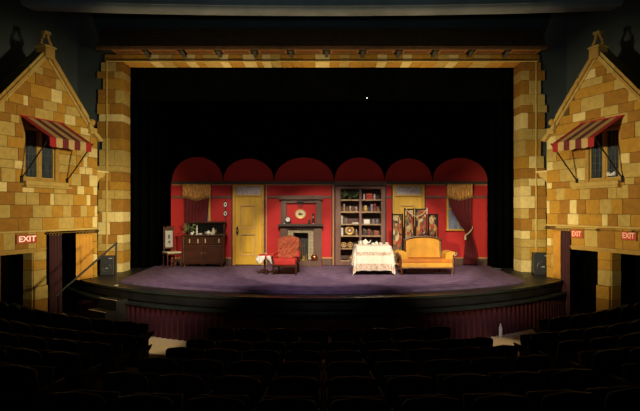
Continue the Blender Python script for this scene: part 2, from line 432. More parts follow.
R_BLK_PX = [
 [(585,622,'o')],
 [(583,596,'c'),(596,606.5,'b'),(606.5,622,'t')],
 [(580,603,'t'),(603,625,'b')],
 [(575,589.7,'o'),(589.7,614,'o'),(614,634,'t')],
 [(570,581,'o'),(581,605,'t'),(605,628.5,'b'),(628.5,650,'t')],
 [(560,573,'o'),(573,586,'c'),(586,601,'b'),(601,619,'t'),(619,634,'b'),(634,652,'o')],
 [(552,564,'o'),(564,582,'o'),(582,605,'b'),(605,628,'t'),(628,650,'b')],
 [(547,556,'c'),(556,566,'t'),(566,590,'o'),(610,635,'b'),(635,652,'t')],
 [(547,557,'t'),(557,570,'o'),(570,590,'b'),(610,654,'o')],
 [(547,553,'c'),(553,565,'t'),(565,590,'t'),(610,630,'c'),(630,648,'b')],
 [(547,560.3,'o'),(560.3,577,'t'),(577,590,'c'),(610,642,'t'),(642,655,'o')],
 [(547,552,'c'),(552,570,'b'),(570,592,'t'),(592,625,'o'),(625,635,'t'),(635,650,'b')],
 [(547,556.5,'o'),(556.5,565,'t'),(565,580,'o'),(580,590,'t'),(590,608,'b'),(608,617,'t'),(617,629,'t'),(629,652,'b')],
 [(547,550,'c'),(550,560,'o'),(560,570,'b'),(570,577,'c'),(577,586,'b'),(586,600,'o'),(600,612,'t'),(612,623,'o'),(623,650,'b')],
 [(547,558,'o'),(558,568,'b'),(568,579,'c'),(579,602,'o'),(602,608,'c'),(608,618,'b'),(618,631,'t'),(631,653,'o')]]
R_BLK = [[(644-x1, 644-x0, c) for (x0, x1, c) in reversed(r)] for r in R_BLK_PX]

def gable_clip(p):
    p = clip(p, SLOPE, 1.0, ZAP+SLOPE*UAP)       # outer slope
    p = clip(p, -SLOPE, 1.0, ZAP-SLOPE*UAP)      # inner slope
    return p

GLASS = mat('dark_leaded_glass', (0.035, 0.045, 0.055), 0.12, 0.7, 5, spec=0.6, stretch=(5, 5, 0.4))
LEAD = mat('lead_came', (0.075, 0.085, 0.095), 0.5)
AW_C = mat('awning_cream', (0.47, 0.33, 0.13), 0.85, 0.1, 8)
AW_M = mat('awning_maroon', (0.13, 0.012, 0.014), 0.85, 0.1, 8)
AW_R = mat('awning_red', (0.32, 0.010, 0.012), 0.85, 0.1, 8)
SIGNR = mat('exit_sign_red', (0.45, 0.04, 0.02), 0.5, emit=(1.0, 0.07, 0.03), estr=0.12)
SIGNW = mat('exit_letter_glow', (0.9, 0.85, 0.75), 0.5, emit=(1.0, 0.62, 0.42), estr=0.45)
SIGND = mat('exit_letter_dim', (0.8, 0.5, 0.35), 0.5, emit=(1.0, 0.40, 0.22), estr=0.22)
SIGNB = mat('exit_sign_case', (0.34, 0.12, 0.04), 0.5)

def uzpoly(s, poly, n0, n1, name, m, parent, bevel=0.0):
    b = MB(); b.hexa([W(s, p[0], n0, p[1]) for p in poly], [W(s, p[0], n1, p[1]) for p in poly]); return b.build(name, m, parent, bevel=bevel)
def uzbox(s, u0, u1, n0, n1, z0, z1, name, m, parent, bevel=0.0):
    return uzpoly(s, [(u0,z0),(u1,z0),(u1,z1),(u0,z1)], n0, n1, name, m, parent, bevel)

def house(s):
    side = 'left' if s < 0 else 'right'
    CUR = CUR_L if s < 0 else CUR_R
    wf = lambda u, n, z: W(s, u, n, z)
    courses, blks = (L_COURSES, L_BLK) if s < 0 else (R_COURSES, R_BLK)
    # backing wall in pieces around the openings
    b = MB()
    def piece(u0, u1, z0, z1):
        p = gable_clip([(u0,z0),(u1,z0),(u1,z1),(u0,z1)])
        if len(p) > 2: b.hexa([W(s,q[0],-0.30,q[1]) for q in p], [W(s,q[0],0,q[1]) for q in p])
    rects = [(0, UMAX, FLOORZ, ZAP)]
    for h in (WIN, CUR, DOOR):
        rects = [r2 for r in rects for r2 in subtract(r, h)]
    for r in rects: piece(*r)
    wall = tag(b.build('wall_'+side, GROUT), 'gabled stone house front on the %s wall of the auditorium' % side, None, None, 'structure')
    # stone courses
    for k, row in enumerate(blks):
        z1, z0 = Z50(courses[k]), Z50(courses[k+1])
        if k == 0: z1 = ZAP+0.02
        row = list(row); first = min(r[0] for r in row)
        cells = [(UL(x1), UL(x0) if x0 > -30 else UMAX, c) for (x0, x1, c) in row]
        u = UL(first)
        while u < UMAX-0.05:
            L = min(random.uniform(0.3, 0.6), UMAX-u); cells.append((u, u+L, random.choice('ctoobt'))); u += L
        for (u0, u1, c) in cells:
            parts = [(max(0,u0), min(UMAX,u1), z0, z1)]
            for h in (WIN, CUR, DOOR): parts = [r2 for r in parts for r2 in subtract(r, h)]
            for r in parts:
                poly = gable_clip([(r[0],r[2]),(r[1],r[2]),(r[1],r[3]),(r[0],r[3])])
                if len(poly) > 2: block(wall, wf, poly, c)
    # lower zone: frieze above doorway, pier, inner strip
    zb = Z50(courses[-1]); zl = zb-0.05
    zf = DOOR[3]
    if s < 0: fr = [(-4,3,'o'),(3,15,'t'),(15,28,'b'),(28,36,'t'),(36,46,'o')]
    else:     fr = [(-4,4,'t'),(4,21,'o'),(21,29,'o'),(29,46,'b'),(46,59,'t'),(59,72,'o'),(72,88,'t')]
    for x0, x1, c in fr:
        if True:
            block(wall, wf, [(UL(x1),zf),(UL(x0),zf),(UL(x0),zl),(UL(x1),zl)], c)
    block(wall, wf, [(UL(-4),zf),(UMAX,zf),(UMAX,zl),(UL(-4),zl)], 'b')
    ys = [233, 241.5, 254, 262, 276, 300] if s < 0 else [229, 238, 246, 254, 267, 281, 300]
    cs = 'oocoo' if s < 0 else 'ocoooo'
    for i in range(len(ys)-1):
        z1, z0 = zwall(92, ys[i]), zwall(92, ys[i+1])
        if i == 0: z1 = min(zl, z1)
        if i == len(ys)-2: z0 = FLOORZ
        mids = 92.5 if i % 2 else 90.5
        block(wall, wf, [(0,z0),(UL(mids),z0),(UL(mids),z1),(0,z1)], cs[i]); block(wall, wf, [(UL(mids),z0),(UL(88),z0),(UL(88),z1),(UL(mids),z1)], 'c' if i in (2,) else 't' if i % 2 else 'o')
    # pier between the openings, stone by stone, plinth at its foot
    pys = [250, 259, 268.5, 284, 297, 312, 330]; pc = 'tottbbb' if s < 0 else 'ootobbb'
    for i in range(6):
        z1, z0 = Z50(pys[i]), Z50(pys[i+1])
        pr = 0.05 if i >= 3 else 0.0
        if i == 5: z0 = FLOORZ
        block(wall, wf, [(UL(46),z0),(UL(33),z0),(UL(33),z1),(UL(46),z1)], pc[i], pr)
        # return face of the pier inside the doorway
        rf = lambda u, n, z: W(s, UL(33)+n, u, z)
        block(wall, rf, [(-0.30,z0),(0.0,z0),(0.0,z1),(-0.30,z1)], pc[i])
    # mouldings: string course, door head
    uzbox(s, 0, UMAX, 0, 0.035, zl, zb, 'string_course', TRIMST, wall, 0.008)
    u0h = UL(44) if s < 0 else UL(72)
    uzbox(s, u0h, UMAX, 0.0, 0.09, zf-0.0, zf+0.055, 'door_head', COPST, wall, 0.012)
    uzbox(s, u0h, UMAX, -0.1, 0.05, zf-0.05, zf+0.0, 'door_head', COPST, wall, 0.01)
    # coping stones on the gable
    def cop(uA, uB, sg, a, w, n1, mt):
        # a: offset of the lower edge above the wall slope, w: width (vertical), between |u-UAP| uA..uB
        pts = []
        for t in (uA, uB): pts.append((UAP+sg*t, ZAP-SLOPE*t+a))
        poly = [pts[0], pts[1], (pts[1][0], pts[1][1]+w), (pts[0][0], pts[0][1]+w)]
        return uzpoly(s, poly, -0.34, n1, 'coping_stone', mt, wall, 0.01)
    end = UAP
    for sg, cuts in ((-1, [0.0, 0.50, 0.95, end-0.34]), (1, [0.0, 0.50, 1.05, UMAX-UAP])):
        for i in range(3):
            mt = (COPST, TRIMST)[i == 2] if sg < 0 else (TRIMST, COPST)[i != 0]
            cop(cuts[i]+0.004, cuts[i+1]-0.004, sg, -0.06, 0.075, 0.06, TRIMST)
            cop(cuts[i]+0.004, cuts[i+1]-0.004, sg, 0.015, 0.10, 0.12, mt)
            cop(cuts[i]+0.004, cuts[i+1]-0.004, sg, 0.115, 0.10, 0.08, mt)
    # kneeler with ball at the lower end of the inner slope
    zk = ZAP-SLOPE*UAP
    uzpoly(s, [(-0.10,zk+0.03),(0.0,zk-0.02),(0.36,zk+0.30),(0.36,zk+0.42),(0.08,zk+0.18)], -0.20, 0.14, 'kneeler', TRIMST, wall, 0.015)
    uzbox(s, 0.10, 0.32, -0.10, 0.12, zk+0.16, zk+0.32, 'kneeler_block', TRIMST, wall, 0.015)
    b = MB(); c = W(s, 0.20, 0.02, zk+0.32)
    b.lathe([(0.06,0),(0.05,0.03),(0.04,0.05)], c, 12); b.ball((c[0],c[1],c[2]+0.15), 0.10); b.build('ball_finial', COPST, wall, True)
    # apex pedestal and lyre-shaped finial
    za = ZAP-0.06
    uzbox(s, UAP-0.13, UAP+0.13, -0.16, 0.15, za-0.02, za+0.24, 'apex_pedestal', COPST, wall, 0.015)
    uzbox(s, UAP-0.16, UAP+0.16, -0.19, 0.17, za+0.24, za+0.28, 'apex_pedestal_cap', TRIMST, wall, 0.01)
    zc = za+0.28
    b = MB()
    for q in (-1, 1):
        pts = [(0.05,0.30),(0.06,0.24),(0.075,0.18),(0.105,0.13),(0.14,0.095),(0.145,0.06),(0.115,0.035),(0.085,0.05),(0.09,0.075)]
        b.tube([W(s, UAP+q*p[0], 0.0, zc+p[1]) for p in pts], [0.034]*5+[0.032,0.03,0.026,0.02], 8)
    b.build('finial', COPST, wall, True)
    uzbox(s, UAP-0.09, UAP+0.09, -0.07, 0.07, zc+0.29, zc+0.36, 'finial_cap', TRIMST, wall, 0.008)
    uzbox(s, UAP-0.16, UAP+0.16, -0.06, 0.06, zc, zc+0.035, 'finial_base', COPST, wall, 0.008)
    # return end of the facade towards the stage with a corbel
    zc2 = zwall(97, 172)
    prof = [(0.0, 0.0), (0.0, -0.50), (0.06, -0.42), (0.09, -0.26), (0.17, -0.16), (0.30, -0.12), (0.34, -0.05), (0.36, -0.05), (0.36, 0.0)]
    b = MB(); b.hexa([W(s,-p[0],-0.30,zc2+p[1]) for p in prof], [W(s,-p[0],-0.06,zc2+p[1]) for p in prof]); b.build('corbel', TRIMST, wall)
    uzbox(s, -0.42, 0.0, -0.34, 0.0, zc2, zc2+0.05, 'corbel_ledge', STONE['c'], wall, 0.01)
    uzbox(s, -0.16, 0.0, -0.22, -0.10, zwall(97, 213)-0.03, zwall(97, 213)+0.05, 'rail_bracket', BLACKMET, wall)

    # ---------------- window
    wn = bpy.data.objects.new('window_%d' % (1 if s < 0 else 2), None); COL.objects.link(wn)
    tag(wn, 'timber casement window with dark leaded panes under the %s striped awning' % side, None, None, 'structure')
    u0, u1, z0, z1 = WIN
    def wbox(a, b2, n0, n1, c, d, nm, m, par=wn, bev=0.006): return uzbox(s, a, b2, n0, n1, c, d, nm, m, par, bev)
    fw = 0.055
    um = (u0+u1)/2
    wbox(u0, u0+0.10, -0.13, 0.02, z0, z1, 'jamb', WINWOOD); wbox(u1-fw, u1, -0.13, 0.0, z0, z1, 'jamb', WINWOOD)
    wbox(u0+0.1, u1-fw, -0.13, 0.0, z1-0.045, z1, 'head', WINWOOD); wbox(u0+0.1, u1-fw, -0.13, 0.0, z0, z0+0.07, 'bottom_rail', WINWOOD)
    wbox(um-0.012, um+0.075, -0.12, -0.01, z0+0.07, z1-0.045, 'mullion', WINWOOD)
    for (a, c) in ((u0+0.10, um-0.012), (um+0.075, u1-fw)):
        cs_ = wbox(a, a+0.022, -0.10, -0.03, z0+0.07, z1-0.045, 'casement_stile', TRIMST)
        wbox(c-0.022, c, -0.10, -0.03, z0+0.07, z1-0.045, 'casement_stile', TRIMST)
        wbox(a+0.022, c-0.022, -0.10, -0.03, z0+0.07, z0+0.095, 'casement_rail', TRIMST)
        wbox(a+0.022, c-0.022, -0.10, -0.03, z1-0.07, z1-0.045, 'casement_rail', TRIMST)
        g = wbox(a+0.022, c-0.022, -0.075, -0.070, z0+0.095, z1-0.07, 'pane', GLASS, wn, 0)
        n = 3
        for i in range(1, n):
            uu = a+0.022+(c-a-0.044)*i/n
            wbox(uu-0.005, uu+0.005, -0.069, -0.060, z0+0.095, z1-0.07, 'lead_came', LEAD, wn, 0)
        for i in range(1, 6):
            zz = z0+0.095+(z1-z0-0.165)*i/6
            wbox(a+0.022, c-0.022, -0.069, -0.062, zz-0.004, zz+0.004, 'lead_came', LEAD, wn, 0)
    # stone sill
    zs = z0
    uzpoly(s, [(u0-0.20,zs-0.10),(u1+0.02,zs-0.10),(u1+0.02,zs),(u0-0.20,zs)], 0.0, 0.12, 'sill', TRIMST, wn, 0.015)
    uzpoly(s, [(u0-0.26,zs-0.16),(u1+0.05,zs-0.16),(u1+0.05,zs-0.10),(u0-0.26,zs-0.10)], 0.0, 0.17, 'sill', STONE['t'], wn, 0.015)
    # black sheet standing in for the darkness of the room behind the window
    uzbox(s, u0-0.1, u1+0.1, -0.62, -0.60, z0-0.1, z1+0.1, 'room_shade_sheet', BLACKVEL, wn)

    if s > 0:
        # crumpled white paper in the corner of the outer pane
        t = thing('crumpled_paper', 'crumpled white paper in the window corner of the right stone house', 'paper')
        zq = z0+0.10; ua_ = um+0.12
        for q in range(3):
            b = MB(); c = W(s, ua_+0.075*q, -0.052, zq+0.055+0.02*(q != 1)); b.ball(c, 0.05, 0.022, 0.05 if q != 1 else 0.035, 8, 5)
            b.v = [(v[0]+random.uniform(-.006,.006), v[1]+random.uniform(-.006,.006), v[2]+random.uniform(-.006,.006)) for v in b.v]
            b.build('crumple', mat('paper_white', (0.85, 0.83, 0.76), 0.8), t)
    # ---------------- awning
    aw = thing('awning', 'red and cream striped window awning on the %s stone house' % ('left' if s < 0 else 'right'), 'awning')
    ua, ub = UL(63), UL(20); zt, zfz, pj = 3.845, 3.32, 0.91
    N = 7
    seq = 'rcmcmcr' if s < 0 else 'rcmcmcr'
    order = list(range(N))
    mm = {'r': AW_R, 'c': AW_C, 'm': AW_M}
    for i in order:
        a, c = ua+(ub-ua)*i/N, ua+(ub-ua)*(i+1)/N
        ha = 0.0
        b = MB()
        b.hexa([W(s,a,0.02,zt), W(s,c,0.02,zt), W(s,c,pj,zfz), W(s,a,pj,zfz)], [W(s,a,0.02,zt-0.012), W(s,c,0.02,zt-0.012), W(s,c,pj-0.008,zfz-0.012), W(s,a,pj-0.008,zfz-0.012)])
        # scalloped tab of the valance
        k = 8; top_ = [(a, zfz), (c, zfz)]; L = 0.20
        poly = [(a, zfz), (a, zfz-L)] + [(a+(c-a)*j/k, zfz-L-0.018*math.sin(PI*j/k)) for j in range(1, k)] + [(c, zfz-L), (c, zfz)]
        b.hexa([W(s,p[0],pj-0.010,p[1]) for p in poly], [W(s,p[0],pj,p[1]) for p in poly])
        b.build('stripe', mm[seq[i]], aw)
    b = MB(); b.tube([W(s,ua-0.02,pj-0.03,zfz-0.02), W(s,ub+0.02,pj-0.03,zfz-0.02)], 0.014); b.build('front_bar', BLACKMET, aw)
    b = MB(); b.box(0,0,0,0,0,0); 
    uzbox(s, ua-0.02, ub+0.02, 0.0, 0.03, zt-0.03, zt+0.02, 'wall_batten', AW_R, aw)
    for m0, y0, ue in ((20.5, 178.5, ub-0.02), (66, 181, ua-0.06)):
        b = MB(); q = W(s, UL(m0), 0.03, zwall(m0, y0)); e = W(s, ue, pj-0.02, zfz+0.0)
        b.tube([q, e], 0.016, 8); b.build('support_rod', BLACKMET, aw)
        uzbox(s, UL(m0)-0.03, UL(m0)+0.03, 0.015, 0.05, zwall(m0, y0)-0.09, zwall(m0, y0)+0.06, 'rod_bracket', BLACKMET, aw)

    # ---------------- curtain rod and drapes in the access opening
    zr = (CUR_L[3] if s < 0 else Z50(228.5))-0.03
    rod = thing('curtain_rod', 'brass-ended curtain rod over the %s stage access opening' % side, 'curtain rod')
    b = MB(); b.tube([W(s,0.05,0.10,zr), W(s,UL(44) if s < 0 else UL(4),0.10,zr)], 0.010); b.build('pole', BRASS, rod)
    rods = [0.06, UL(44)-0.02] if s < 0 else [0.06, UL(44), UL(8)]
    for u in rods:
        uzbox(s, u-0.02, u+0.02, 0.0, 0.115, zr-0.025, zr+0.025, 'rod_bracket', BLACKMET, rod)
    def drape(name, label, m0, m1, m, zlo, folds, amp):
        t = thing(name, label, 'curtain')
        ua2, ub2 = UL(m1), UL(m0)
        b = MB()
        nu = folds*10
        def fn(u, v):
            q = ua2+(ub2-ua2)*u
            return W(s, q, 0.10+amp*math.sin(u*folds*2*PI+0.4*math.sin(v*3))*(0.5+0.5*v), zr-0.05-(zr-0.05-zlo)*v)
        b.grid(fn, nu, 8); b.build('drape', m, t, True, solid=0.006, fixn=False)
        nr = folds
        for i in range(nr):
            q = ua2+(ub2-ua2)*(i+0.5)/nr
            b = MB(); c = W(s, q, 0.10, zr-0.02); b.torus(c, 0.034, 0.008, 'y', 12, 6); b.build('ring', BRASS, t, True)
        return t
    if s < 0:
        drape('stage_access_drape', 'orange lined drape drawn aside beside the handrail steps', 73, 89.5, ORANGE, STZ+0.01, 5, 0.03)
        drape('stage_access_drape', 'dark maroon drape hanging against the pier by the illuminated sign', 46.5, 58.5, MAROON2, FLOORZ+0.02, 4, 0.03)
    else:
        drape('stage_access_drape', 'orange lined drape hanging beside the black stage monitor', 80.5, 87.5, ORANGE, STZ+0.01, 3, 0.03)
        drape('stage_access_drape', 'dark maroon drape next to the orange one by the faded sign', 71, 80, MAROON2, FLOORZ+0.02, 3, 0.03)
    # lobby wall, its near-black colour stands in for shade behind the openings
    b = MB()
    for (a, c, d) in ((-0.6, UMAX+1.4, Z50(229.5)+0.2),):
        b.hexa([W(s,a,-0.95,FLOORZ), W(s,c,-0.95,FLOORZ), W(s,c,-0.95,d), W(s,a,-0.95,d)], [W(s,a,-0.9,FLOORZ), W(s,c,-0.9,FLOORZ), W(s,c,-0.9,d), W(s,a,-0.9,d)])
    tag(b.build('wall_lobby_'+side, mat('lobby_painted_shade', (0.002, 0.0018, 0.0015), 0.9, spec=0.0)), 'lobby wall coloured near black as the shade behind the openings', None, None, 'structure')

    # ---------------- exit signs
    signs = [(25, 239, 'lit red EXIT sign over the doorway of the left stone house', 20)] if s < 0 else \
            [(13.3, 235.8, 'red EXIT sign over the doorway at the aisle end of the right house', 15), (65.3, 234, 'faded red EXIT sign beside the maroon drape of the right house', 11.5)]
    for m0, y0, lab, wpx in signs:
        t = thing('exit_sign', lab, 'exit sign')
        u, z = UL(m0), zwall(m0, y0)
        hw = abs(UL(m0-wpx/2)-UL(m0+wpx/2))/2; hh = 0.105
        uzbox(s, u-hw, u+hw, 0.02, 0.075, z-hh, z+hh, 'case', SIGNB, t, 0.006)
        uzbox(s, u-hw+0.02, u+hw-0.02, 0.075, 0.080, z-hh+0.02, z+hh-0.02, 'face', SIGNR, t)
        ang = math.atan2(-0.352, -s*0.936)     # inward normal direction
        c = W(s, u, 0.081, z)
        tx = text_mesh('lettering', 'EXIT', 0.175, SIGNW if s < 0 else SIGND, t, c, (PI/2, 0, ang+PI/2), 0.001, 0.004)
        sc = (2*hw-0.07)/max(0.01, tx.dimensions[0]); tx.scale = (sc, 1, 1)
    return wall
house(-1); house(1)

# ================================================================== PROSCENIUM STONE
L_P = [(63,72,[(102,117,'t'),(117,123,'b')]),(72,79,[(98,115,'b'),(115,123,'t')]),(79,90,[(104,118,'o'),(118,123,'o')]),(90,104,[(99,116,'b'),(116,123,'t')]),
 (104,114.5,[(98,111,'o'),(111,123,'b')]),(114.5,122,[(100,111,'c'),(111,123,'c')]),(122,138.5,[(98,113,'b'),(113,123,'b')]),(138.5,150,[(103,111,'t'),(111,123,'o')]),
 (150,166,[(100,115,'t'),(115,123,'t')]),(166,172,[(98,118,'t'),(118,123,'t')]),(172,181.5,[(100,112,'o'),(112,123,'b')]),(181.5,190,[(100,111,'b'),(111,123,'o')]),
 (190,199,[(99,103,'b'),(103,115.5,'t'),(115.5,123,'t')]),(199,211.7,[(99,112.5,'t'),(112.5,123,'b')]),(211.7,222,[(98,103,'b'),(103,115.5,'c'),(115.5,123,'c')]),
 (222,234.7,[(99,111,'c'),(111,123,'b')]),(234.7,243.5,[(99,103,'t'),(103,118,'b'),(118,123,'c')]),(243.5,251,[(99,118,'t'),(118,123,'t')]),(251,263,[(99,107,'b'),(107,117,'o'),(117,123,'o')]),(263,273,[(99,112,'t'),(112,123,'c')])]
R_P = [(63,71,[(521,526,'b'),(526,540,'b')]),(71,81,[(521,528.7,'t'),(528.7,544,'b')]),(81,94.7,[(521,528,'b'),(528,540,'t')]),(94.7,105.7,[(521,525,'t'),(525,544,'t')]),
 (105.7,113,[(521,532,'b'),(532,546,'t')]),(113,129,[(521,527,'c'),(527,544,'b')]),(129,140.3,[(521,532,'t'),(532,546,'t')]),(140.3,156.3,[(521,525,'t'),(525,540,'o')]),
 (156.3,168.5,[(521,528,'o'),(528,537,'c'),(537,543,'t')]),(168.5,178.5,[(521,532,'b'),(532,544,'b')]),(178.5,186,[(521,527.5,'t'),(527.5,544,'c')]),(186,196,[(521,530,'c'),(530,545,'b')]),
 (196,208.3,[(521,534,'c'),(534,547,'b')]),(208.3,218.7,[(521,528,'t'),(528,545,'b')]),(218.7,230.5,[(521,531,'b'),(531,545,'t')]),(230.5,239,[(521,529,'c'),(529,545,'o')]),
 (239,247,[(521,533,'t'),(533,545,'t')]),(247,260,[(521,529,'t'),(529,545,'o')]),(260,273,[(521,533,'c'),(533,545,'t')])]
for s, rows, nm in ((-1, L_P, 'pier_left'), (1, R_P, 'pier_right')):
    base = bpy.data.objects.new('trim_1' if s < 0 else 'trim_2', None); COL.objects.link(base)
    tag(base, 'stone block pier at the %s side of the stage opening' % ('left' if s < 0 else 'right'), None, None, 'structure')
    wf = lambda u, n, z: (u, PF-0.06-n, z)
    b = MB(); xo = OPW+0.56
    b.box(min(s*OPW, s*xo), max(s*OPW, s*xo), PF-0.06, PF-0.001, STZ, OPZ); b.build('backing', GROUT, base)
    for (y1, y0, cells) in rows:
        za, zb = pz(y0, PF), pz(y1, PF)
        if y0 >= 273: za = STZ
        for (x0, x1, c) in cells:
            a, d = px(x0, PF), px(x1, PF)
            if s < 0 and x1 == 123: d = -OPW
            if s > 0 and x0 == 521: a = OPW
            block(base, wf, [(a, za), (d, za), (d, zb), (a, zb)], c)
        # reveal stone of the same course
        c = cells[-1][2] if s < 0 else cells[0][2]
        rf = (lambda u, n, z: (-OPW+n, PF+u, z)) if s < 0 else (lambda u, n, z: (OPW-n, PF+u, z))
        block(base, rf, [(-0.06, za), (0.50, za), (0.50, zb), (-0.06, zb)], c)
    # round bead up the pier
    xb = px(108 if s < 0 else 535, PF)
    b = MB(); b.tube([(xb, PF-0.08, STZ), (xb, PF-0.08, OPZ+0.02)], 0.022, 10); b.build('bead', TRIMST, base, True)
lint = bpy.data.objects.new('trim_3', None); COL.objects.link(lint); tag(lint, 'stone lintel across the top of the stage opening', None, None, 'structure')
LT = [124,137,150,160,173,186,196,203,220,229,243,256,262,271,281,292,302,315,330,339,350,364,377,387,402,412,422,437,448,458,473,490,505,520]
LC = 'ooctocotcococtoooctotoocococtcotob'
LC = ['o','o','c','t','o','c','o','t','c','o','c','o','c','t','o','o','o','c','o','t','o','o','c','o','c','o','o','t','c','o','t','o','b']
ZS = EYE+155*14.3/F       # soffit height
wf = lambda u, n, z: (u, PF-0.06-n, z)
uf = lambda u, n, z: (u, PF+z, OPZ-n)
b = MB(); b.box(-OPW-0.5, OPW+0.5, PF-0.06, PF-0.001, OPZ, ZS); b.build('backing', GROUT, lint)
for i in range(len(LC)):
    a, d = px(LT[i], PF), px(LT[i+1], PF)
    if i == 0: a = -OPW
    if i == len(LC)-1: d = OPW
    block(lint, wf, [(a, OPZ), (d, OPZ), (d, ZS), (a, ZS)], LC[i])
    block(lint, uf, [(a, -0.06), (d, -0.06), (d, 0.5), (a, 0.5)], LC[i])
for s in (-1, 1):
    block(lint, wf, sorted([(s*OPW, OPZ), (s*(OPW+0.5), OPZ), (s*(OPW+0.5), ZS), (s*OPW, ZS)], key=lambda p: math.atan2(p[1]-(OPZ+ZS)/2, p[0]-s*(OPW+0.25))), 'b')
b = MB(); b.tube([(-OPW-0.45, PF-0.08, OPZ), (OPW+0.45, PF-0.08, OPZ)], 0.022, 10); b.build('bead', TRIMST, lint, True)
# shingled canopy above the lintel
can = bpy.data.objects.new('trim_4', None); COL.objects.link(can); tag(can, 'brown shingled canopy with coffered soffit above the stage opening', None, None, 'structure')
SHING = mat('brown_shingle', (0.11, 0.05, 0.016), 0.85, 0.3, 7)
SOFF = mat('soffit_wood', (0.24, 0.095, 0.014), 0.7, 0.2, 6)
CFR = PF-0.53; cw0, cw1 = px(96, CFR), px(547, CFR)
b = MB(); b.box(cw0, cw1, CFR, PF-0.06, ZS+0.04, ZS+0.06); b.build('soffit', mat('soffit_dark', (0.012, 0.008, 0.005), 0.8), can)
b = MB(); b.box(cw0, cw1, CFR-0.03, CFR+0.03, ZS-0.005, ZS+0.07); b.build('fascia', SHING, can)
NC = 12
for k in range(6):
    z0 = ZS+0.06+0.115*k; y0 = CFR-0.04+0.085*k
    n = 40; 
    b = MB(); b.prism_yz([(y0, z0), (y0+0.12, z0+0.14), (PF, z0+0.14), (PF, z0)], cw0-0.0, cw1+0.0); b.build('shingle_course', SHING, can)
for i in range(NC):
    xc = px(122.5+36.8*i-6, 13.9)*1.0
    x0, x1 = px(115+36.6*i-4, CFR), px(115+36.6*i+24.5, CFR)
    b = MB(); b.box(x0, x1, CFR+0.06, CFR+0.13, ZS-0.01, ZS+0.04); b.box(x0, x1, PF-0.17, PF-0.13, ZS-0.01, ZS+0.04); b.box(x0, x0+0.05, CFR+0.13, PF-0.17, ZS-0.01, ZS+0.04); b.box(x1-0.05, x1, CFR+0.13, PF-0.17, ZS-0.01, ZS+0.04)
    b.build('coffer_frame', SOFF, can)
    b = MB(); b.box(x0+0.05, x1-0.05, CFR+0.13, PF-0.17, ZS+0.01, ZS+0.039); b.build('coffer_panel', mat('coffer_panel', (0.10, 0.036, 0.006), 0.7, 0.2, 6), can)
    if i < NC-1:
        xm = x1+0.12
        b = MB(); b.prism_yz([(CFR+0.10, ZS+0.03), (CFR+0.10, ZS-0.02), (PF-0.14, ZS-0.10), (PF-0.08, ZS-0.10), (PF-0.08, ZS+0.03)], xm-0.05, xm+0.05); b.build('bracket', mat('bracket_wood', (0.035, 0.032, 0.02), 0.7, 0.2, 6), can)

# ================================================================== BLACK DRAPES ON STAGE
def black_drape(name, label, x0, x1, y, z0, z1, folds, amp=0.05):
    b = MB(); nu = folds*8
    b.grid(lambda u, v: (x0+(x1-x0)*u, y+amp*math.sin(u*folds*2*PI)+0.02*math.sin(u*folds*0.7*2*PI), z0+(z1-z0)*v), nu, 2)
    return tag(b.build(name, BLACKVEL, smooth=True, fixn=False, solid=0.01), label, 'curtain')
black_drape('backdrop_curtain', 'full black drape hanging upstage behind the arched set', -8.5, 8.5, 18.2, STZ, 9.4, 60)
black_drape('leg_curtain', 'black leg curtain beside the hall chair', -7.2, -4.98, 15.35, STZ, 9.4, 9)
black_drape('leg_curtain', 'black leg curtain beside the tied maroon drape', px(487.5,15.25), 7.2, 15.25, STZ, 9.4, 9)
black_drape('border_curtain', 'black pleated border curtain hanging behind the lintel', -6.6, 6.6, 15.05, pz(101, 15.05), 9.4, 46, 0.04)
black_drape('border_curtain', 'second black border hanging further upstage above the red arches', -6.6, 6.6, 16.9, pz(112, 16.9), 9.4, 40, 0.04)
for s in (-1, 1):
    b = MB(); b.box(min(s*7.35, s*7.5), max(s*7.35, s*7.5), 14.8, 19.0, STZ, 9.4)
    tag(b.build('wall_stage_'+('left' if s < 0 else 'right'), BLACKVEL), 'black side wall of the stage house', None, None, 'structure')
b = MB(); b.box(-7.5, 7.5, 19.0, 19.2, STZ, 9.4); tag(b.build('wall_stage_back', BLACKVEL), 'black rear wall of the stage house', None, None, 'structure')
b = MB(); b.box(-7.5, 7.5, 14.8, 19.2, 9.4, 9.6); tag(b.build('ceiling_stage', BLACKVEL), 'black fly loft ceiling', None, None, 'structure')
cl = thing('cue_light', 'tiny glowing white cue lamp on the black border curtain', 'lamp', P(367, 98, 14.95))
b = MB(); b.ball((0, 0, 0), 0.014); b.build('bulb', mat('cue_glow', (1, 1, 1), emit=(0.9, 1, 1), estr=3.0), cl, True)
b = MB(); b.box(-0.03, 0.03, 0.01, 0.045, -0.02, 0.05); b.build('clip', BLACKMET, cl)

# ================================================================== THE SET
DB = F*EYE/(265-HZ)            # distance of the painted back wall (its foot shows at y = 265)
bx = lambda x: px(x, DB)
bz = lambda y: pz(y, DB)
XL, XR = bx(171), bx(487.5)
ZC = bz(182)                   # top of the flat, under the arches
set_wall = bpy.data.objects.new('wall_back', None); COL.objects.link(set_wall)
tag(set_wall, 'red painted box set wall with a row of arched tops', None, None, 'structure')
holes = [(bx(235), bx(262), STZ, bz(185.5)), (bx(335.5), bx(385), STZ, bz(184)), (bx(394.5), bx(422.5), STZ, bz(185.5)),
         (bx(446.5), bx(470), bz(229), bz(186)), (bx(186), bx(210.5), bz(229), bz(186)), (bx(293.8), bx(308), STZ, bz(233))]
rects = [(XL, XR, STZ, ZC)]
for h in holes: rects = [r2 for r in rects for r2 in subtract(r, h)]
b = MB()
for (a, c, d, e) in rects: b.box(a, c, DB, DB+0.05, d, e)
b.build('red_flat', REDWALL, set_wall)
DRED = mat('dull_red_arch', (0.34, 0.014, 0.013), 0.85, 0.1, 2)
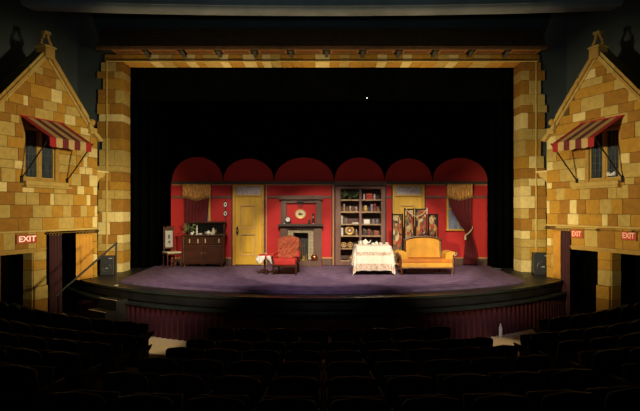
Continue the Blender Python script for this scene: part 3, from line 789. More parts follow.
for (x0, x1, ya) in ((172,222.7,157),(223.2,273.8,158.5),(274.3,333.8,157.5),(334.5,384.5,157.5),(385,432.2,158.5),(432.8,487.5,158)):
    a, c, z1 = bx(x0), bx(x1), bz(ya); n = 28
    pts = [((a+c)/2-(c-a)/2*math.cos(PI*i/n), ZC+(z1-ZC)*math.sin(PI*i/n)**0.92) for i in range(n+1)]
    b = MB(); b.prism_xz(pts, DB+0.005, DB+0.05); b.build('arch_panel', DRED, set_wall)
def strip(name, x0, x1, y0, y1, proud, m, par=set_wall, dd=None):
    b = MB(); b.box(bx(x0), bx(x1), DB-proud, DB-0.0005, bz(y1), bz(y0)); return b.build(name, m, par, bevel=0.004)
strip('cornice', 172, 334, 181.3, 184.2, 0.07, DARKTRIM); strip('cornice', 334, 386, 181.3, 185.6, 0.09, GREYWOOD); strip('cornice', 386, 487.5, 181.3, 184.2, 0.07, DARKTRIM)
for (x0, x1) in ((172,184),(212,231.5),(265,332.5),(386.5,391.5),(426,446),(471.5,487)): strip('cornice_bead', x0, x1, 184.3, 185.4, 0.03, TANTRIM)
for (x0, x1) in ((172,184.5),(212.5,231.5),(265,332.5),(386.5,391.5),(426,446),(471.5,487)): strip('picture_rail', x0, x1, 196, 198.3, 0.025, GREYWOOD)
for (x0, x1) in ((172,231.5),(265.5,279.5),(322,332.5),(386.5,391.5),(426,487)):
    strip('baseboard_cap', x0, x1, 257.2, 258.6, 0.035, TANTRIM); strip('baseboard', x0, x1, 258.6, 265, 0.025, GREYWOOD)
for (x0, x1, m) in ((231.3,232.2,DARKTRIM),(264.5,265.6,DARKTRIM),(265.8,266.8,TANTRIM),(331.2,332.4,DARKTRIM),(332.6,333.8,TANTRIM),(334,335.3,DARKTRIM),(385.2,386.4,DARKTRIM),(391.4,392.2,DARKTRIM),(424.7,425.6,DARKTRIM)):
    strip('upright_trim', x0, x1, 185, 265, 0.03, m)

# --- doors
NET = mat('net_curtain', (0.55, 0.50, 0.54), 0.9, 0.5, 26, stretch=(3, 1, 0.4))
def set_door(idx, x0, x1, lab):
    d = bpy.data.objects.new('door_%d' % idx, None); COL.objects.link(d); tag(d, lab, None, None, 'structure')
    k = (x1-x0)/31.0
    X = lambda x: bx(x0+(x-233)*k)
    def bb(nm, a, c, y0, y1, p0, p1, m, par=d, bev=0.006):
        b = MB(); b.box(X(a), X(c), DB-p1, DB-p0, bz(y1), bz(y0)); return b.build(nm, m, par, bevel=bev)
    bb('jamb', 233, 235.4, 184.6, 265, -0.06, 0.06, YFRAME); bb('jamb', 261.6, 264, 184.6, 265, -0.06, 0.06, YFRAME)
    bb('head', 235.4, 261.6, 184.6, 186.4, -0.06, 0.055, YFRAME); bb('transom_bar', 235.4, 261.6, 194.7, 196.4, -0.05, 0.05, YFRAME)
    bb('transom_stile', 235.4, 236.6, 186.4, 194.7, -0.03, 0.03, YDARK); bb('transom_stile', 260.4, 261.6, 186.4, 194.7, -0.03, 0.03, YDARK)
    bb('transom_pane', 236.6, 260.4, 186.4, 194.7, -0.03, -0.015, NET, d, 0)
    # panelled leaf: stiles, rails, recessed panels
    leaf = bb('leaf', 235.4, 261.6, 196.4, 264.6, -0.05, -0.02, YDOOR, d, 0)
    for (a, c) in ((235.4, 239.8), (255.4, 261.6)): bb('stile', a, c, 196.4, 264.6, -0.02, 0.012, YDOOR, d)
    for (y0, y1) in ((196.4, 205), (228.8, 233.8), (255.8, 264.6)): bb('rail', 239.8, 255.4, y0, y1, -0.02, 0.012, YDOOR, d)
    for (y0, y1) in ((205, 228.8), (233.8, 255.8)):
        bb('panel_moulding', 239.8, 240.9, y0, y1, -0.02, 0.022, YDARK, d, 0.003); bb('panel_moulding', 254.3, 255.4, y0, y1, -0.02, 0.022, YDARK, d, 0.003)
        bb('panel_moulding', 240.9, 254.3, y0, y0+1.1, -0.02, 0.022, YDARK, d, 0.003); bb('panel_moulding', 240.9, 254.3, y1-1.1, y1, -0.02, 0.022, YDARK, d, 0.003)
        bb('raised_panel', 243, 252.2, y0+3, y1-3, -0.02, 0.002, YDOOR, d, 0.008)
    zc = bz(231)
    b = MB(); pl = [(0.035*math.cos(2*PI*i/20)*(1+0.25*math.cos(4*PI*i/20)), 0.15*math.sin(2*PI*i/20)) for i in range(20)]
    b.prism_xz([(X(237.4)+p[0], zc+p[1]) for p in pl], DB-0.020, DB-0.012)
    h = b.build('handle_plate', BLACKMET, d)
    b = MB(); b.lathe_y([(0.012, 0.0), (0.012, -0.03), (0.03, -0.035), (0.034, -0.05), (0.022, -0.062)], (X(237.4), DB-0.020, zc+0.02), 14); b.build('knob', BRASS, h, True)
    return d
set_door(1, 233, 264, 'yellow panelled door with curtained transom beside the fireplace')
set_door(2, 392.4, 424.2, 'yellow panelled door with curtained transom behind the folding screen')
# dark masking right behind doors, windows and bookcase
# --- windows
GWIN = mat('window_glass_blue', (0.22, 0.26, 0.40), 0.2, 0.25, 6)
VAL = mat('gold_brocade', (0.52, 0.25, 0.06), 0.8, 0.55, 14, stretch=(2.2, 1, 0.5))
def set_window(idx, x0, x1, lab):
    wdw = bpy.data.objects.new('window_%d' % idx, None); COL.objects.link(wdw); tag(wdw, lab, None, None, 'structure')
    def bb(nm, a, c, y0, y1, p0, p1, m):
        b = MB(); b.box(bx(a), bx(c), DB-p1, DB-p0, bz(y1), bz(y0)); return b.build(nm, m, wdw, bevel=0.005)
    bb('frame', x0, x0+2, 186, 229, -0.05, 0.05, YFRAME); bb('frame', x1-2, x1, 186, 229, -0.05, 0.05, YFRAME); bb('frame', x0+2, x1-2, 186, 188, -0.05, 0.05, YFRAME)
    bb('sill', x0-0.8, x1+0.8, 229, 230.6, -0.05, 0.09, YFRAME); bb('meeting_rail', x0+2, x1-2, 208, 209.3, -0.04, 0.0, YFRAME)
    for (y0, y1) in ((188, 208), (209.3, 229)): 
        xm = (x0+x1)/2
        bb('pane', x0+2, xm-0.4, y0, y1, -0.035, -0.028, GWIN); bb('pane', xm+0.4, x1-2, y0, y1, -0.035, -0.028, GWIN)
    bb('glazing_bar', (x0+x1)/2-0.4, (x0+x1)/2+0.4, 188, 229, -0.04, -0.015, YFRAME)
set_window(3, 186.5, 210.8, 'yellow framed set window above the sideboard')
set_window(4, 446.3, 470.3, 'yellow framed set window behind the tied maroon drape')
def valance(x0, x1, lab):
    v = thing('valance', lab, 'valance')
    b = MB(); a, c, z1, z0 = bx(x0), bx(x1), bz(184.3), bz(196.2)
    def fn(u, vv):
        dip = 0.09*math.sin(PI*u)**2*vv if True else 0
        return (a+(c-a)*u, DB-0.15+0.012*math.sin(u*9*2*PI)*(0.4+0.6*vv), z1+(z0-z1)*vv-dip)
    b.grid(fn, 72, 6); b.build('brocade', VAL, v, True, solid=0.008, fixn=False)
    b = MB()
    n = 34
    for i in range(n):
        u = (i+0.5)/n; zz = z0-0.09*math.sin(PI*u)**2; x = a+(c-a)*u
        b.box(x-0.005, x+0.005, DB-0.155, DB-0.145, zz-0.05, zz)
    b.build('fringe', GOLD, v)
    b = MB(); b.box(a-0.01, c+0.01, DB-0.17, DB-0.075, z1, z1+0.03); b.build('pelmet_board', DARKTRIM, v)
    b = MB(); b.grid(lambda u, vv: (a if u < 0.5 else c, DB-0.15+0.07*vv, z1+(z0-z1)*(u*2 % 1 if u < 0.5 else (u-0.5)*2)), 3, 1)
valance(184, 212, 'gold brocade window valance above the mahogany sideboard')
valance(446, 471.3, 'gold brocade window valance above the tied-back maroon drape')
# left drape, ends behind the sideboard
b = MB()
def ldr(u, v):
    x1 = 209.8-2.8*v; x0 = 185+0.6*v
    return (bx(x0+(x1-x0)*u), DB-0.105+0.018*math.sin(u*7*2*PI+v), bz(197+26*v))
t = thing('window_drape', 'short maroon drape hanging behind the sideboard mirror', 'curtain')
b.grid(ldr, 70, 10); b.build('drape', MAROON, t, True, solid=0.006, fixn=False)
# right drape, tied back, reaching the deck
t = thing('window_drape', 'long maroon drape tied back with a cream rope', 'curtain')
keys = [(190, 447.5, 470.8), (200, 448, 470.8), (212, 451.5, 470.5), (224, 459, 470.3), (232, 464.5, 470.5), (238, 464.8, 471.2), (250, 462.8, 474), (264.3, 461.5, 476.2)]
def rdr(u, v):
    y = 190+(264.3-190)*v
    for i in range(len(keys)-1):
        if keys[i][0] <= y <= keys[i+1][0]+1e-6:
            f = (y-keys[i][0])/(keys[i+1][0]-keys[i][0]); f = f*f*(3-2*f) if i in (3, 4) else f
            x0 = keys[i][1]+(keys[i+1][1]-keys[i][1])*f; x1 = keys[i][2]+(keys[i+1][2]-keys[i][2])*f
    sq = 23.0/(x1-x0)
    return (bx(x0+(x1-x0)*u), DB-0.115+min(0.045, 0.016*sq)*math.sin(u*6*2*PI)+(-0.06 if y > 236 else 0)*min(1, (y-236)/10), bz(y))
b = MB(); b.grid(rdr, 80, 40); b.build('drape', MAROON, t, True, solid=0.006, fixn=False)
b = MB(); zt_ = bz(233)
b.tube([(bx(463.6), DB-0.15, zt_-0.06), (bx(466), DB-0.185, zt_-0.02), (bx(468.5), DB-0.185, zt_+0.06), (bx(471.4), DB-0.13, zt_+0.16), (bx(472), DB-0.03, zt_+0.2)], 0.018, 8)
b.tube([(bx(463.8), DB-0.16, zt_-0.06), (bx(463.8), DB-0.18, zt_-0.20)], [0.02, 0.034], 8)
b.build('tieback_rope', CREAMF, t, True)
# hanging ovals between window and door
t = thing('wall_hanging', 'two oval miniatures on a black ribbon beside the yellow door', 'wall hanging', (bx(225.6), DB-0.012, 0))
b = MB(); b.box(-0.012, 0.012, -0.004, 0.010, bz(228), bz(199)); b.lathe([(0.004,0),(0.03,0.03),(0.02,0.08),(0.01,0.12)], (0,0,bz(228)-0.02), 10); b.build('ribbon', BLACKMET, t)
for y in (204.5, 213.5):
    z = bz(y)
    b = MB(); b.lathe_y([(1.0, 0.0), (1.0, -0.018), (0.8, -0.026)], (0, -0.004, z), 20, 0.068, 0.092); f = b.build('oval_frame', BLACKMET, t, True)
    b = MB(); b.lathe_y([(1.0, 0.0), (1.0, -0.004)], (0, -0.030, z), 20, 0.050, 0.072); g = b.build('white_mount', WHITE, f)
    b = MB(); b.lathe_y([(1.0, 0.0), (1.0, -0.004)], (0, -0.0345, z), 14, 0.022, 0.034); b.build('silhouette', BLACKMET, f)

# --- fireplace
fp = thing('fireplace', 'grey-brown wooden fireplace with tiled surround and overmantel frame', 'fireplace')
def fb(nm, x0, x1, y0, y1, p0, p1, m, bev=0.008, par=None):
    b = MB(); b.box(bx(x0), bx(x1), DB-p1, DB-p0, bz(y1), bz(y0)); return b.build(nm, m, par or fp, bevel=bev)
fb('overmantel_top', 279.3, 323, 195.6, 199.6, 0.0, 0.16, GREYWOOD); fb('overmantel_frieze', 281, 321.6, 199.6, 203.2, 0.0, 0.08, GREYWOOD)
fb('overmantel_post', 281, 286.8, 203.2, 223.8, 0.0, 0.10, GREYWOOD); fb('overmantel_post', 316, 321.8, 203.2, 223.8, 0.0, 0.10, GREYWOOD)
fb('mantel_shelf', 278.8, 323.4, 223.8, 226.2, 0.0, 0.26, DARKTRIM)
fb('mantel_frieze', 280.6, 321.8, 226.2, 228.6, 0.0, 0.14, GREYWOOD)
for (a, c) in ((280.4, 287.8), (313.6, 321.8)):
    fb('pilaster', a, c, 228.6, 260, 0.0, 0.14, GREYWOOD); fb('pilaster_base', a-0.4, c+0.4, 256.8, 260, 0.13, 0.17, GREYWOOD)
    fb('pilaster_panel', a+1.8, c-1.8, 231.5, 254, 0.14, 0.152, GREYWOOD)
TILE = mat('cream_tile', (0.44, 0.37, 0.22), 0.35, 0.2, 8)
tg = fb('tile_bed', 287.8, 293.8, 228.6, 259.6, 0.0, 0.02, DARKTRIM); fb('tile_bed', 308, 313.6, 228.6, 259.6, 0.0, 0.02, DARKTRIM); fb('tile_bed', 293.8, 308, 228.6, 233, 0.0, 0.02, DARKTRIM)
def tiles(x0, x1, y0, y1, nx, ny):
    for i in range(nx):
        for j in range(ny):
            a, c = x0+(x1-x0)*i/nx, x0+(x1-x0)*(i+1)/nx; e, g = y0+(y1-y0)*j/ny, y0+(y1-y0)*(j+1)/ny
            fb('tile', a+0.12, c-0.12, e+0.12, g-0.12, 0.02, 0.032, TILE, 0)
tiles(287.8, 293.6, 228.6, 259.4, 2, 9); tiles(308.2, 313.6, 228.6, 259.4, 2, 9); tiles(293.6, 308.2, 228.6, 232.8, 5, 1)
IRON = mat('cast_iron', (0.035, 0.033, 0.030), 0.5, 0.3, 10)
b = MB(); x0, x1, z0, z1 = bx(293.9), bx(307.9), bz(259.6), bz(233.1)
b.box(x0, x1, DB+0.30, DB+0.33, z0, z1); b.box(x0-0.03, x0, DB+0.002, DB+0.33, z0, z1); b.box(x1, x1+0.03, DB+0.002, DB+0.33, z0, z1); b.box(x0, x1, DB+0.002, DB+0.33, z1, z1+0.03)
b.build('firebox', IRON, fp)
b = MB()
for k in range(6): b.box(x0+0.04+k*0.07, x0+0.06+k*0.07, DB+0.04, DB+0.06, z0+0.02, z0+0.2)
b.box(x0+0.02, x1-0.02, DB+0.035, DB+0.065, z0+0.2, z0+0.22); b.build('grate', IRON, fp)
b = MB(); b.box(bx(279.5), bx(321.5), DB-0.42, DB+0.3, 0.0, bz(259.8)); b.build('hearth', GREYWOOD, fp, bevel=0.01)
# brass fire screen stand inside the opening
HZT = bz(259.8)
t = thing('fire_irons', 'brass fire iron stand inside the tiled fireplace', 'fire irons', (bx(302.3), DB-0.10, HZT))
b = MB(); b.lathe([(0.09,0),(0.09,0.015),(0.03,0.03)], (0,0,0), 16); b.build('base', BRASS, t, True)
b = MB(); b.tube([(0,0,0.02),(0,0,0.52)], 0.010); b.ball((0,0,0.54), 0.02); b.build('stem', BRASS, t, True)
b = MB(); b.tube([(-0.07,0,0.44),(0.07,0,0.44)], 0.008); b.build('cross_arm', BRASS, t)
for q, nm in ((-0.06, 'poker'), (0.06, 'shovel')):
    b = MB(); b.tube([(q,-0.01,0.06),(q,-0.01,0.5)], 0.007); b.ball((q,-0.01,0.51), 0.014)
    if nm == 'shovel': b.box(q-0.035, q+0.035, -0.02, -0.008, 0.03, 0.13)
    b.build(nm, BRASS, t)
t = thing('andiron', 'small brass andiron standing on the hearth', 'andiron', (bx(306.6), DB-0.13, HZT))
b = MB(); b.lathe([(0.03,0.0),(0.03,0.02),(0.012,0.03),(0.02,0.09),(0.012,0.14),(0.024,0.17),(0.0,0.20)], (0,0,0), 12); b.build('column', BRASS, t, True)
b = MB(); b.box(-0.01, 0.01, 0.0, 0.15, 0.03, 0.05); b.build('log_bar', IRON, t)
t = thing('copper_pot', 'round copper pot on the hearth end', 'pot', (bx(314.5), DB-0.28, HZT))
b = MB(); b.lathe([(0.05,0),(0.085,0.03),(0.108,0.09),(0.10,0.14),(0.07,0.175),(0.05,0.185),(0.06,0.20),(0.045,0.20)], (0,0,0), 20); b.build('body', COPPER, t, True)
b = MB(); b.torus((0,0,0.195), 0.055, 0.007, 'z'); b.build('rim', COPPER, t, True)
# overmantel plaque, bow, clock, candlesticks
t = thing('oval_picture', 'oval gilt-framed picture hanging above the mantel', 'picture', (bx(300.5), DB-0.002, bz(213.8)))
b = MB(); b.lathe_y([(1.0,0.0),(1.0,-0.02),(0.93,-0.035),(0.82,-0.03),(0.80,-0.012)], (0,0,0), 32, 0.178, 0.150); b.build('frame', GOLD, t, True)
b = MB(); b.lathe_y([(1.0,0.0),(1.0,-0.006)], (0,-0.012,0), 28, 0.145, 0.120); b.build('mount', mat('cream_card', (0.72, 0.60, 0.36), 0.8), t)
b = MB(); b.lathe_y([(1.0,0.0),(1.0,-0.003)], (0,-0.018,-0.012), 20, 0.075, 0.035); b.ball((-0.03,-0.02,0.012), 0.03, 0.003, 0.03); b.build('motif', mat('sepia_print', (0.10, 0.07, 0.035), 0.8), t)
t = thing('bow', 'black ribbon bow hanging above the oval picture', 'bow', (bx(300.5), DB-0.085, bz(202)))
for q in (-1, 1):
    b = MB(); b.ball((q*0.055,-0.012,0.01), 0.05, 0.012, 0.04); b.build('loop', BLACKMET, t, True)
    b = MB(); b.prism_xz([(q*0.01,0.0),(q*0.03,0.0),(q*0.065,-0.17),(q*0.03,-0.155)], -0.012, -0.006); b.build('tail', BLACKMET, t)
b = MB(); b.ball((0,-0.014,0.01), 0.022); b.build('knot', BLACKMET, t, True)
ZM = bz(223.8)
t = thing('mantel_clock', 'round black mantel clock with white face', 'clock', (bx(288.3), DB-0.17, ZM))
b = MB(); b.lathe_y([(0.088,0.03),(0.094,0.0),(0.094,-0.03),(0.078,-0.04)], (0,0,0.135), 24); b.build('case', BLACKMET, t, True)
b = MB(); b.lathe_y([(0.068,0.0),(0.068,-0.004)], (0,-0.041,0.135), 24); f = b.build('dial', mat('clock_face', (0.85,0.83,0.76),0.5), t)
b = MB(); b.box(-0.004,0.004,-0.048,-0.0455,0.135,0.18); b.box(0,0.035,-0.048,-0.0455,0.131,0.139); b.build('hands', BLACKMET, f)
b = MB(); b.prism_xz([(-0.10,0),(0.10,0),(0.06,0.05),(-0.06,0.05)], -0.035, 0.035); b.build('base', BLACKMET, t, bevel=0.006)
def tiny(name, lab, cat, x, y, prof, m, d=None, zb=None, n=14, group=None):
    t = thing(name, lab, cat, (bx(x), d, zb), 0, group)
    b = MB(); b.lathe(prof, (0,0,0), n); b.build('body', m, t, True); return t
tiny('salt_cellar', 'tiny white china dish at the clock foot on the mantel', 'dish', 284.8, 0, [(0.018,0),(0.028,0.018),(0.02,0.02)], WHITE, DB-0.2, ZM)
t = thing('bud_vase', 'small dark vase with cream flower on the mantel', 'vase', (bx(309.3), DB-0.17, ZM))
b = MB(); b.lathe([(0.03,0),(0.045,0.05),(0.02,0.11),(0.028,0.13)], (0,0,0), 14); b.build('body', IRON, t, True)
b = MB(); b.ball((0,0,0.16), 0.032); b.build('flower', mat('dull_pink', (0.35,0.12,0.09),0.8), t, True)
t = thing('candelabrum', 'tall dark ornate figure lamp on the mantel end', 'ornament', (bx(313.4), DB-0.17, ZM))
b = MB(); b.lathe([(0.055,0),(0.055,0.02),(0.02,0.05),(0.035,0.1),(0.05,0.17),(0.03,0.23),(0.02,0.26)], (0,0,0), 14); b.build('body', IRON, t, True)
b = MB(); b.ball((0,0,0.29), 0.036, 0.036, 0.045); b.build('head', IRON, t, True)
b = MB(); b.ball((0,-0.04,0.2), 0.02, 0.012, 0.045); b.build('medallion', CREAMF, t, True)
b = MB(); b.lathe_y([(0.02,0),(0.02,-0.01)], (0,-0.05,0.02), 10); b.build('plate', CREAMF, t)

# --- bookcase
bc = thing('bookcase', 'tall built-in grey-brown bookcase with two columns of shelves', 'bookcase')
def cb(nm, x0, x1, y0, y1, p0, p1, m, bev=0.005):
    b = MB(); b.box(bx(x0), bx(x1), DB-p1, DB-p0, bz(y1), bz(y0)); return b.build(nm, m, bc, bevel=bev)
SHELFW = mat('bookcase_wood', (0.21, 0.105, 0.075), 0.6, 0.2, 10, stretch=(1, 1, 0.2))
BACKW = mat('bookcase_back', (0.10, 0.050, 0.042), 0.7, 0.2, 6)
LIP = mat('shelf_lip', (0.42, 0.27, 0.14), 0.6, 0.15, 10)
cb('back_panel', 336, 384.8, 186, 264, -0.34, -0.32, BACKW, 0)
cb('side_panel', 335.6, 340.6, 186.4, 265, -0.32, 0.05, SHELFW); cb('side_panel', 380.8, 385.0, 186.4, 265, -0.32, 0.05, SHELFW)
cb('divider', 359.2, 361.6, 189, 260, -0.32, 0.035, SHELFW)
cb('top_rail', 335.6, 385.0, 186.4, 189.0, -0.32, 0.06, SHELFW); cb('base_rail', 340.6, 380.8, 261.2, 265, -0.32, 0.04, SHELFW)
SH = [199.6, 211.6, 223.9, 235.6, 248.2, 260.2]
for y in SH:
    for (a, c) in ((340.6, 359.2), (361.6, 380.8)):
        cb('shelf', a, c, y, y+1.0, -0.32, 0.0, SHELFW, 0); cb('shelf_lip', a, c, y-0.15, y+1.15, 0.0, 0.03, LIP, 0)
zsh = [bz(y-0.15)+0.001 for y in SH]
DS = DB+0.06        # items stand just inside the shelf edge
def shelf_thing(name, lab, cat, x, row, group=None, dy=0.0): return thing(name, lab, cat, (bx(x), DS+dy, zsh[row]+0.001-0.001), 0, group)
def book(x0, x1, ytop, row, col, lab, lean=0.0, group=None):
    t = shelf_thing('book', lab, 'book', (x0+x1)/2, row, group)
    wv = bx(x1)-bx(x0)-0.003; h = bz(ytop)-zsh[row]
    c = mat('book_%02d%02d%02d' % tuple(int(q*99) for q in col), col, 0.6, 0.15, 10)
    b = MB(); b.box(-wv/2, -wv/2+0.004, 0, 0.15, 0, h); b.box(wv/2-0.004, wv/2, 0, 0.15, 0, h); b.box(-wv/2, wv/2, -0.005, 0.0, 0, h); b.build('cover', c, t, bevel=0.001)
    b = MB(); b.box(-wv/2+0.004, wv/2-0.004, 0.0, 0.145, 0.004, h-0.006); b.build('pages', CREAMF, t)
    b = MB(); b.box(-wv/2, wv/2, -0.0062, -0.005, h*0.78, h*0.82); b.build('spine_band', GOLD, t)
    return t
LEAFM = mat('leaf_green', (0.15, 0.20, 0.08), 0.5, 0.5, 8)
def foliage(n, rx, ry, rz, size, c=(0,0,0)):
    b = MB()
    for i in range(n):
        a = random.uniform(0, 2*PI); e = random.uniform(-0.2, 1.4); r = random.random()**0.5
        p = Vector((c[0]+rx*r*math.cos(a)*math.cos(e*0.7), c[1]+ry*r*math.sin(a), c[2]+rz*math.sin(e)*r))
        dr = Vector((math.cos(a), math.sin(a)*0.6, random.uniform(-0.5, 0.8))).normalized(); sd = dr.cross(Vector((0.2,-0.6,0.8))).normalized()
        L = size*random.uniform(0.7, 1.4)
        q = [p, p+dr*L*0.5+sd*L*0.28, p+dr*L, p+dr*L*0.5-sd*L*0.28]
        b.add(q, [(0,1,2),(0,2,3)])
    return b
t = shelf_thing('potted_plant', 'leafy green trailing plant filling the top bookcase shelf', 'plant', 349.8, 0, None, 0.08)
b = MB(); b.lathe([(0.05,0),(0.075,0.10),(0.08,0.11),(0.07,0.11)], (0,0,0), 14); b.build('pot', mat('terracotta_green',(0.16,0.12,0.05),0.6), t, True)
o = foliage(170, 0.25, 0.13, 0.17, 0.085, (0,-0.10,0.10)).build('foliage', LEAFM, t, fixn=False)
for x, lb in ((364.3, 'white china bust to the window side of the red box'), (374.6, 'white china bust beside the red box towards the screen')):
    t = shelf_thing('china_bust', 'cream %s' % ('bust standing between the shelf divider and the red book box' if x < 370 else 'bust standing between the red book box and the bookcase side'), 'figurine', x, 0)
    b = MB(); b.lathe([(0.035,0),(0.035,0.02),(0.015,0.04),(0.045,0.085),(0.03,0.105),(0.014,0.115)], (0,0,0), 14); b.ball((0,0,0.14), 0.028, 0.03, 0.036); b.build('body', WHITE, t, True)
    b = MB(); b.ball((0,0.01,0.155), 0.03, 0.03, 0.028); b.build('hair', CREAMF, t, True)
t = shelf_thing('red_box', 'bright red book box on the top shelf between two busts', 'box', 369.4, 0)
b = MB(); b.box(-0.10, 0.10, 0, 0.12, 0, 0.20); b.build('body', mat('bright_red',(0.62,0.03,0.02),0.5), t, bevel=0.006)
b = MB(); b.box(-0.102, 0.102, -0.003, 0.0, 0.15, 0.16); b.build('band', GOLD, t)
def candlestick(x, row, h, lab, flame=True):
    t = shelf_thing('candlestick', lab, 'candlestick', x, row)
    b = MB(); b.lathe([(0.04,0),(0.04,0.012),(0.012,0.03),(0.022,h*0.35),(0.010,h*0.5),(0.026,h*0.62),(0.016,h*0.65)], (0,0,0), 14); b.build('stem', GOLD, t, True)
    b = MB(); b.lathe([(0.012,h*0.65),(0.012,h*0.95),(0.003,h)], (0,0,0), 10); b.build('candle', WHITE, t, True); return t
candlestick(344.2, 1, 0.24, 'tallest gilt candlestick on the second bookcase shelf'); candlestick(350.3, 1, 0.18, 'middle gilt candlestick on the second bookcase shelf'); candlestick(356.3, 1, 0.15, 'short gilt candlestick by the divider on the second bookcase shelf')
for (xx, zz) in ((343.0, 0.12), (345.4, 0.10)): pass
t = shelf_thing('gilt_owl', 'squat gilt owl figure beside the grey book', 'figurine', 365.6, 1)
b = MB(); b.lathe([(0.05,0),(0.06,0.02),(0.078,0.07),(0.06,0.12),(0.05,0.135)], (0,0,0), 14); b.build('body', GOLD, t, True)
b = MB(); b.ball((0,0,0.155), 0.055, 0.05, 0.04); b.build('head', GOLD, t, True)
for q in (-1, 1):
    b = MB(); b.lathe_y([(0.016,0),(0.012,-0.01)], (q*0.022,-0.046,0.16), 10); b.build('eye', WHITE, t)
book(371.0, 372.9, 204, 1, (0.30,0.30,0.36), 'grey-blue book standing on the second shelf'); book(373.0, 374.0, 204.5, 1, (0.03,0.03,0.04), 'thin black book between grey and red books')
book(374.1, 376.0, 203.6, 1, (0.45,0.03,0.03), 'tall red book on the second shelf')
t = shelf_thing('ochre_jar', 'small ochre jar at the end beside the tall red book', 'jar', 378.2, 1); b = MB(); b.lathe([(0.03,0),(0.036,0.03),(0.028,0.07),(0.02,0.075),(0.02,0.09)], (0,0,0), 12); b.build('body', mat('ochre',(0.35,0.24,0.06),0.5), t, True)
b = MB(); b.lathe([(0.022,0.09),(0.022,0.10),(0.006,0.115)], (0,0,0), 12); b.build('lid', GOLD, t, True)
book(341.2, 342.9, 215.6, 2, (0.55,0.48,0.36), 'cream book at the end of the third shelf'); book(343.0, 344.6, 216.2, 2, (0.06,0.06,0.08), 'black book next to the cream one'); book(346.2, 347.3, 217.4, 2, (0.28,0.14,0.06), 'slim brown book on the third shelf'); book(344.7, 346.1, 218.0, 2, (0.15,0.13,0.12), 'grey book between black and brown books')
t = shelf_thing('paper_stack', 'flat stack of white papers on the third shelf', 'papers', 355.6, 2)
for k in range(3):
    b = MB(); b.box(-0.10+0.004*k, 0.10-0.003*k, 0.0, 0.15, 0.002+0.012*k, 0.0125+0.012*k); b.build('sheaf', WHITE, t)
t = shelf_thing('white_card_box', 'small white card box beside two grey jars', 'box', 367.0, 2)
b = MB(); b.box(-0.092, 0.092, 0, 0.10, 0, 0.115); b.build('body', mat('white_card',(0.85,0.82,0.75),0.6), t, bevel=0.004); b = MB(); b.box(-0.094, 0.094, -0.002, 0.102, 0.115, 0.13); b.build('lid', WHITE, t, bevel=0.004)
GJ = mat('grey_glaze', (0.20,0.21,0.24), 0.35)
for x in (373.6, 377.4):
    t = shelf_thing('glazed_jar', 'lidded grey glazed jar beside the white card box' if x < 375 else 'lidded grey glazed jar at the end of the third shelf', 'jar', x, 2, 'grey jars on the third shelf')
    b = MB(); b.lathe([(0.03,0),(0.042,0.03),(0.045,0.08),(0.03,0.11),(0.032,0.118)], (0,0,0), 14); b.build('body', GJ, t, True)
    b = MB(); b.lathe([(0.034,0.118),(0.03,0.13),(0.008,0.14),(0.01,0.15)], (0,0,0), 14); b.build('lid', GJ, t, True)
t = shelf_thing('pillar_candle', 'white pillar candle at the end of the fourth shelf', 'candle', 342.2, 3); b = MB(); b.lathe([(0.035,0),(0.035,0.22),(0.02,0.235),(0.004,0.235)], (0,0,0), 14); b.build('wax', WHITE, t, True); b = MB(); b.tube([(0,0,0.234),(0.002,0,0.255)], 0.003); b.build('wick', BLACKMET, t)
def platter(x, row, r, lab):
    t = shelf_thing('gilt_plate', lab, 'plate', x, row, None, 0.05)
    b = MB(); b.lathe_y([(r,0.0),(r,-0.012),(r*0.85,-0.02),(r*0.62,-0.010),(r*0.62,-0.004)], (0,0,r+0.005), 24); b.build('rim', GOLD, t, True)
    b = MB(); b.lathe_y([(r*0.6,0.0),(r*0.6,-0.012)], (0,-0.002,r+0.005), 20); b.build('well', mat('red_brown_glaze',(0.30,0.13,0.05),0.4), t)
    b = MB(); b.ball((0,-0.016,r+0.005), r*0.22, 0.006, r*0.22); b.build('centre_boss', WHITE, t, True)
    b = MB(); b.prism_yz([(0.0,0.0),(0.06,0.0),(0.02,r*1.2),(0.005,r*1.2)], -0.02, 0.02); b.build('stand', MAHOG, t)
platter(349.8, 3, 0.145, 'large ornate gilt plate on the fourth shelf')
candlestick(356.4, 3, 0.20, 'slim gilt candlestick beside the large ornate plate')
book(363.0, 364.7, 228.6, 3, (0.05,0.03,0.025), 'dark brown book nearest the divider on the fourth shelf'); book(364.8, 366.6, 229.2, 3, (0.09,0.06,0.04), 'brown book second from the divider on the fourth shelf')
book(368.2, 370.0, 228.8, 3, (0.30,0.05,0.04), 'rust red book in the middle of the fourth shelf'); book(370.1, 371.4, 229.8, 3, (0.08,0.05,0.04), 'narrow dark book beside the rust red one'); book(374.0, 376.2, 230, 3, (0.22,0.08,0.04), 'thick red-brown book on the fourth shelf'); book(376.3, 378.4, 230.6, 3, (0.36,0.08,0.05), 'orange-red book at the end of the fourth shelf')
platter(343.8, 4, 0.088, 'small gilt plate by the bookcase side on the fifth shelf'); platter(350.4, 4, 0.088, 'small gilt plate in mid shelf behind the tea table')
t = shelf_thing('dark_dish', 'low dark oval dish on the bottom shelf', 'dish', 345, 5); b = MB(); b.lathe([(0.05,0),(0.08,0.02),(0.085,0.035),(0.07,0.035)], (0,0,0), 16, 1.0, 0.8); b.build('body', MAHOG, t, True); b = MB(); b.torus((0,0,0.036), 0.078, 0.005, 'z', 20, 6, 1.0, 0.8); b.build('rim', IRON, t)
t = shelf_thing('gilt_vase', 'gilt vase on the bottom shelf behind the tea table', 'vase', 351.2, 5); b = MB(); b.lathe([(0.035,0),(0.06,0.04),(0.055,0.09),(0.025,0.12),(0.035,0.14),(0.025,0.14)], (0,0,0), 14); b.build('body', GOLD, t, True); b = MB(); b.torus((0.055,0,0.09), 0.025, 0.006, 'y', 12, 6); b.build('handle', GOLD, t, True)
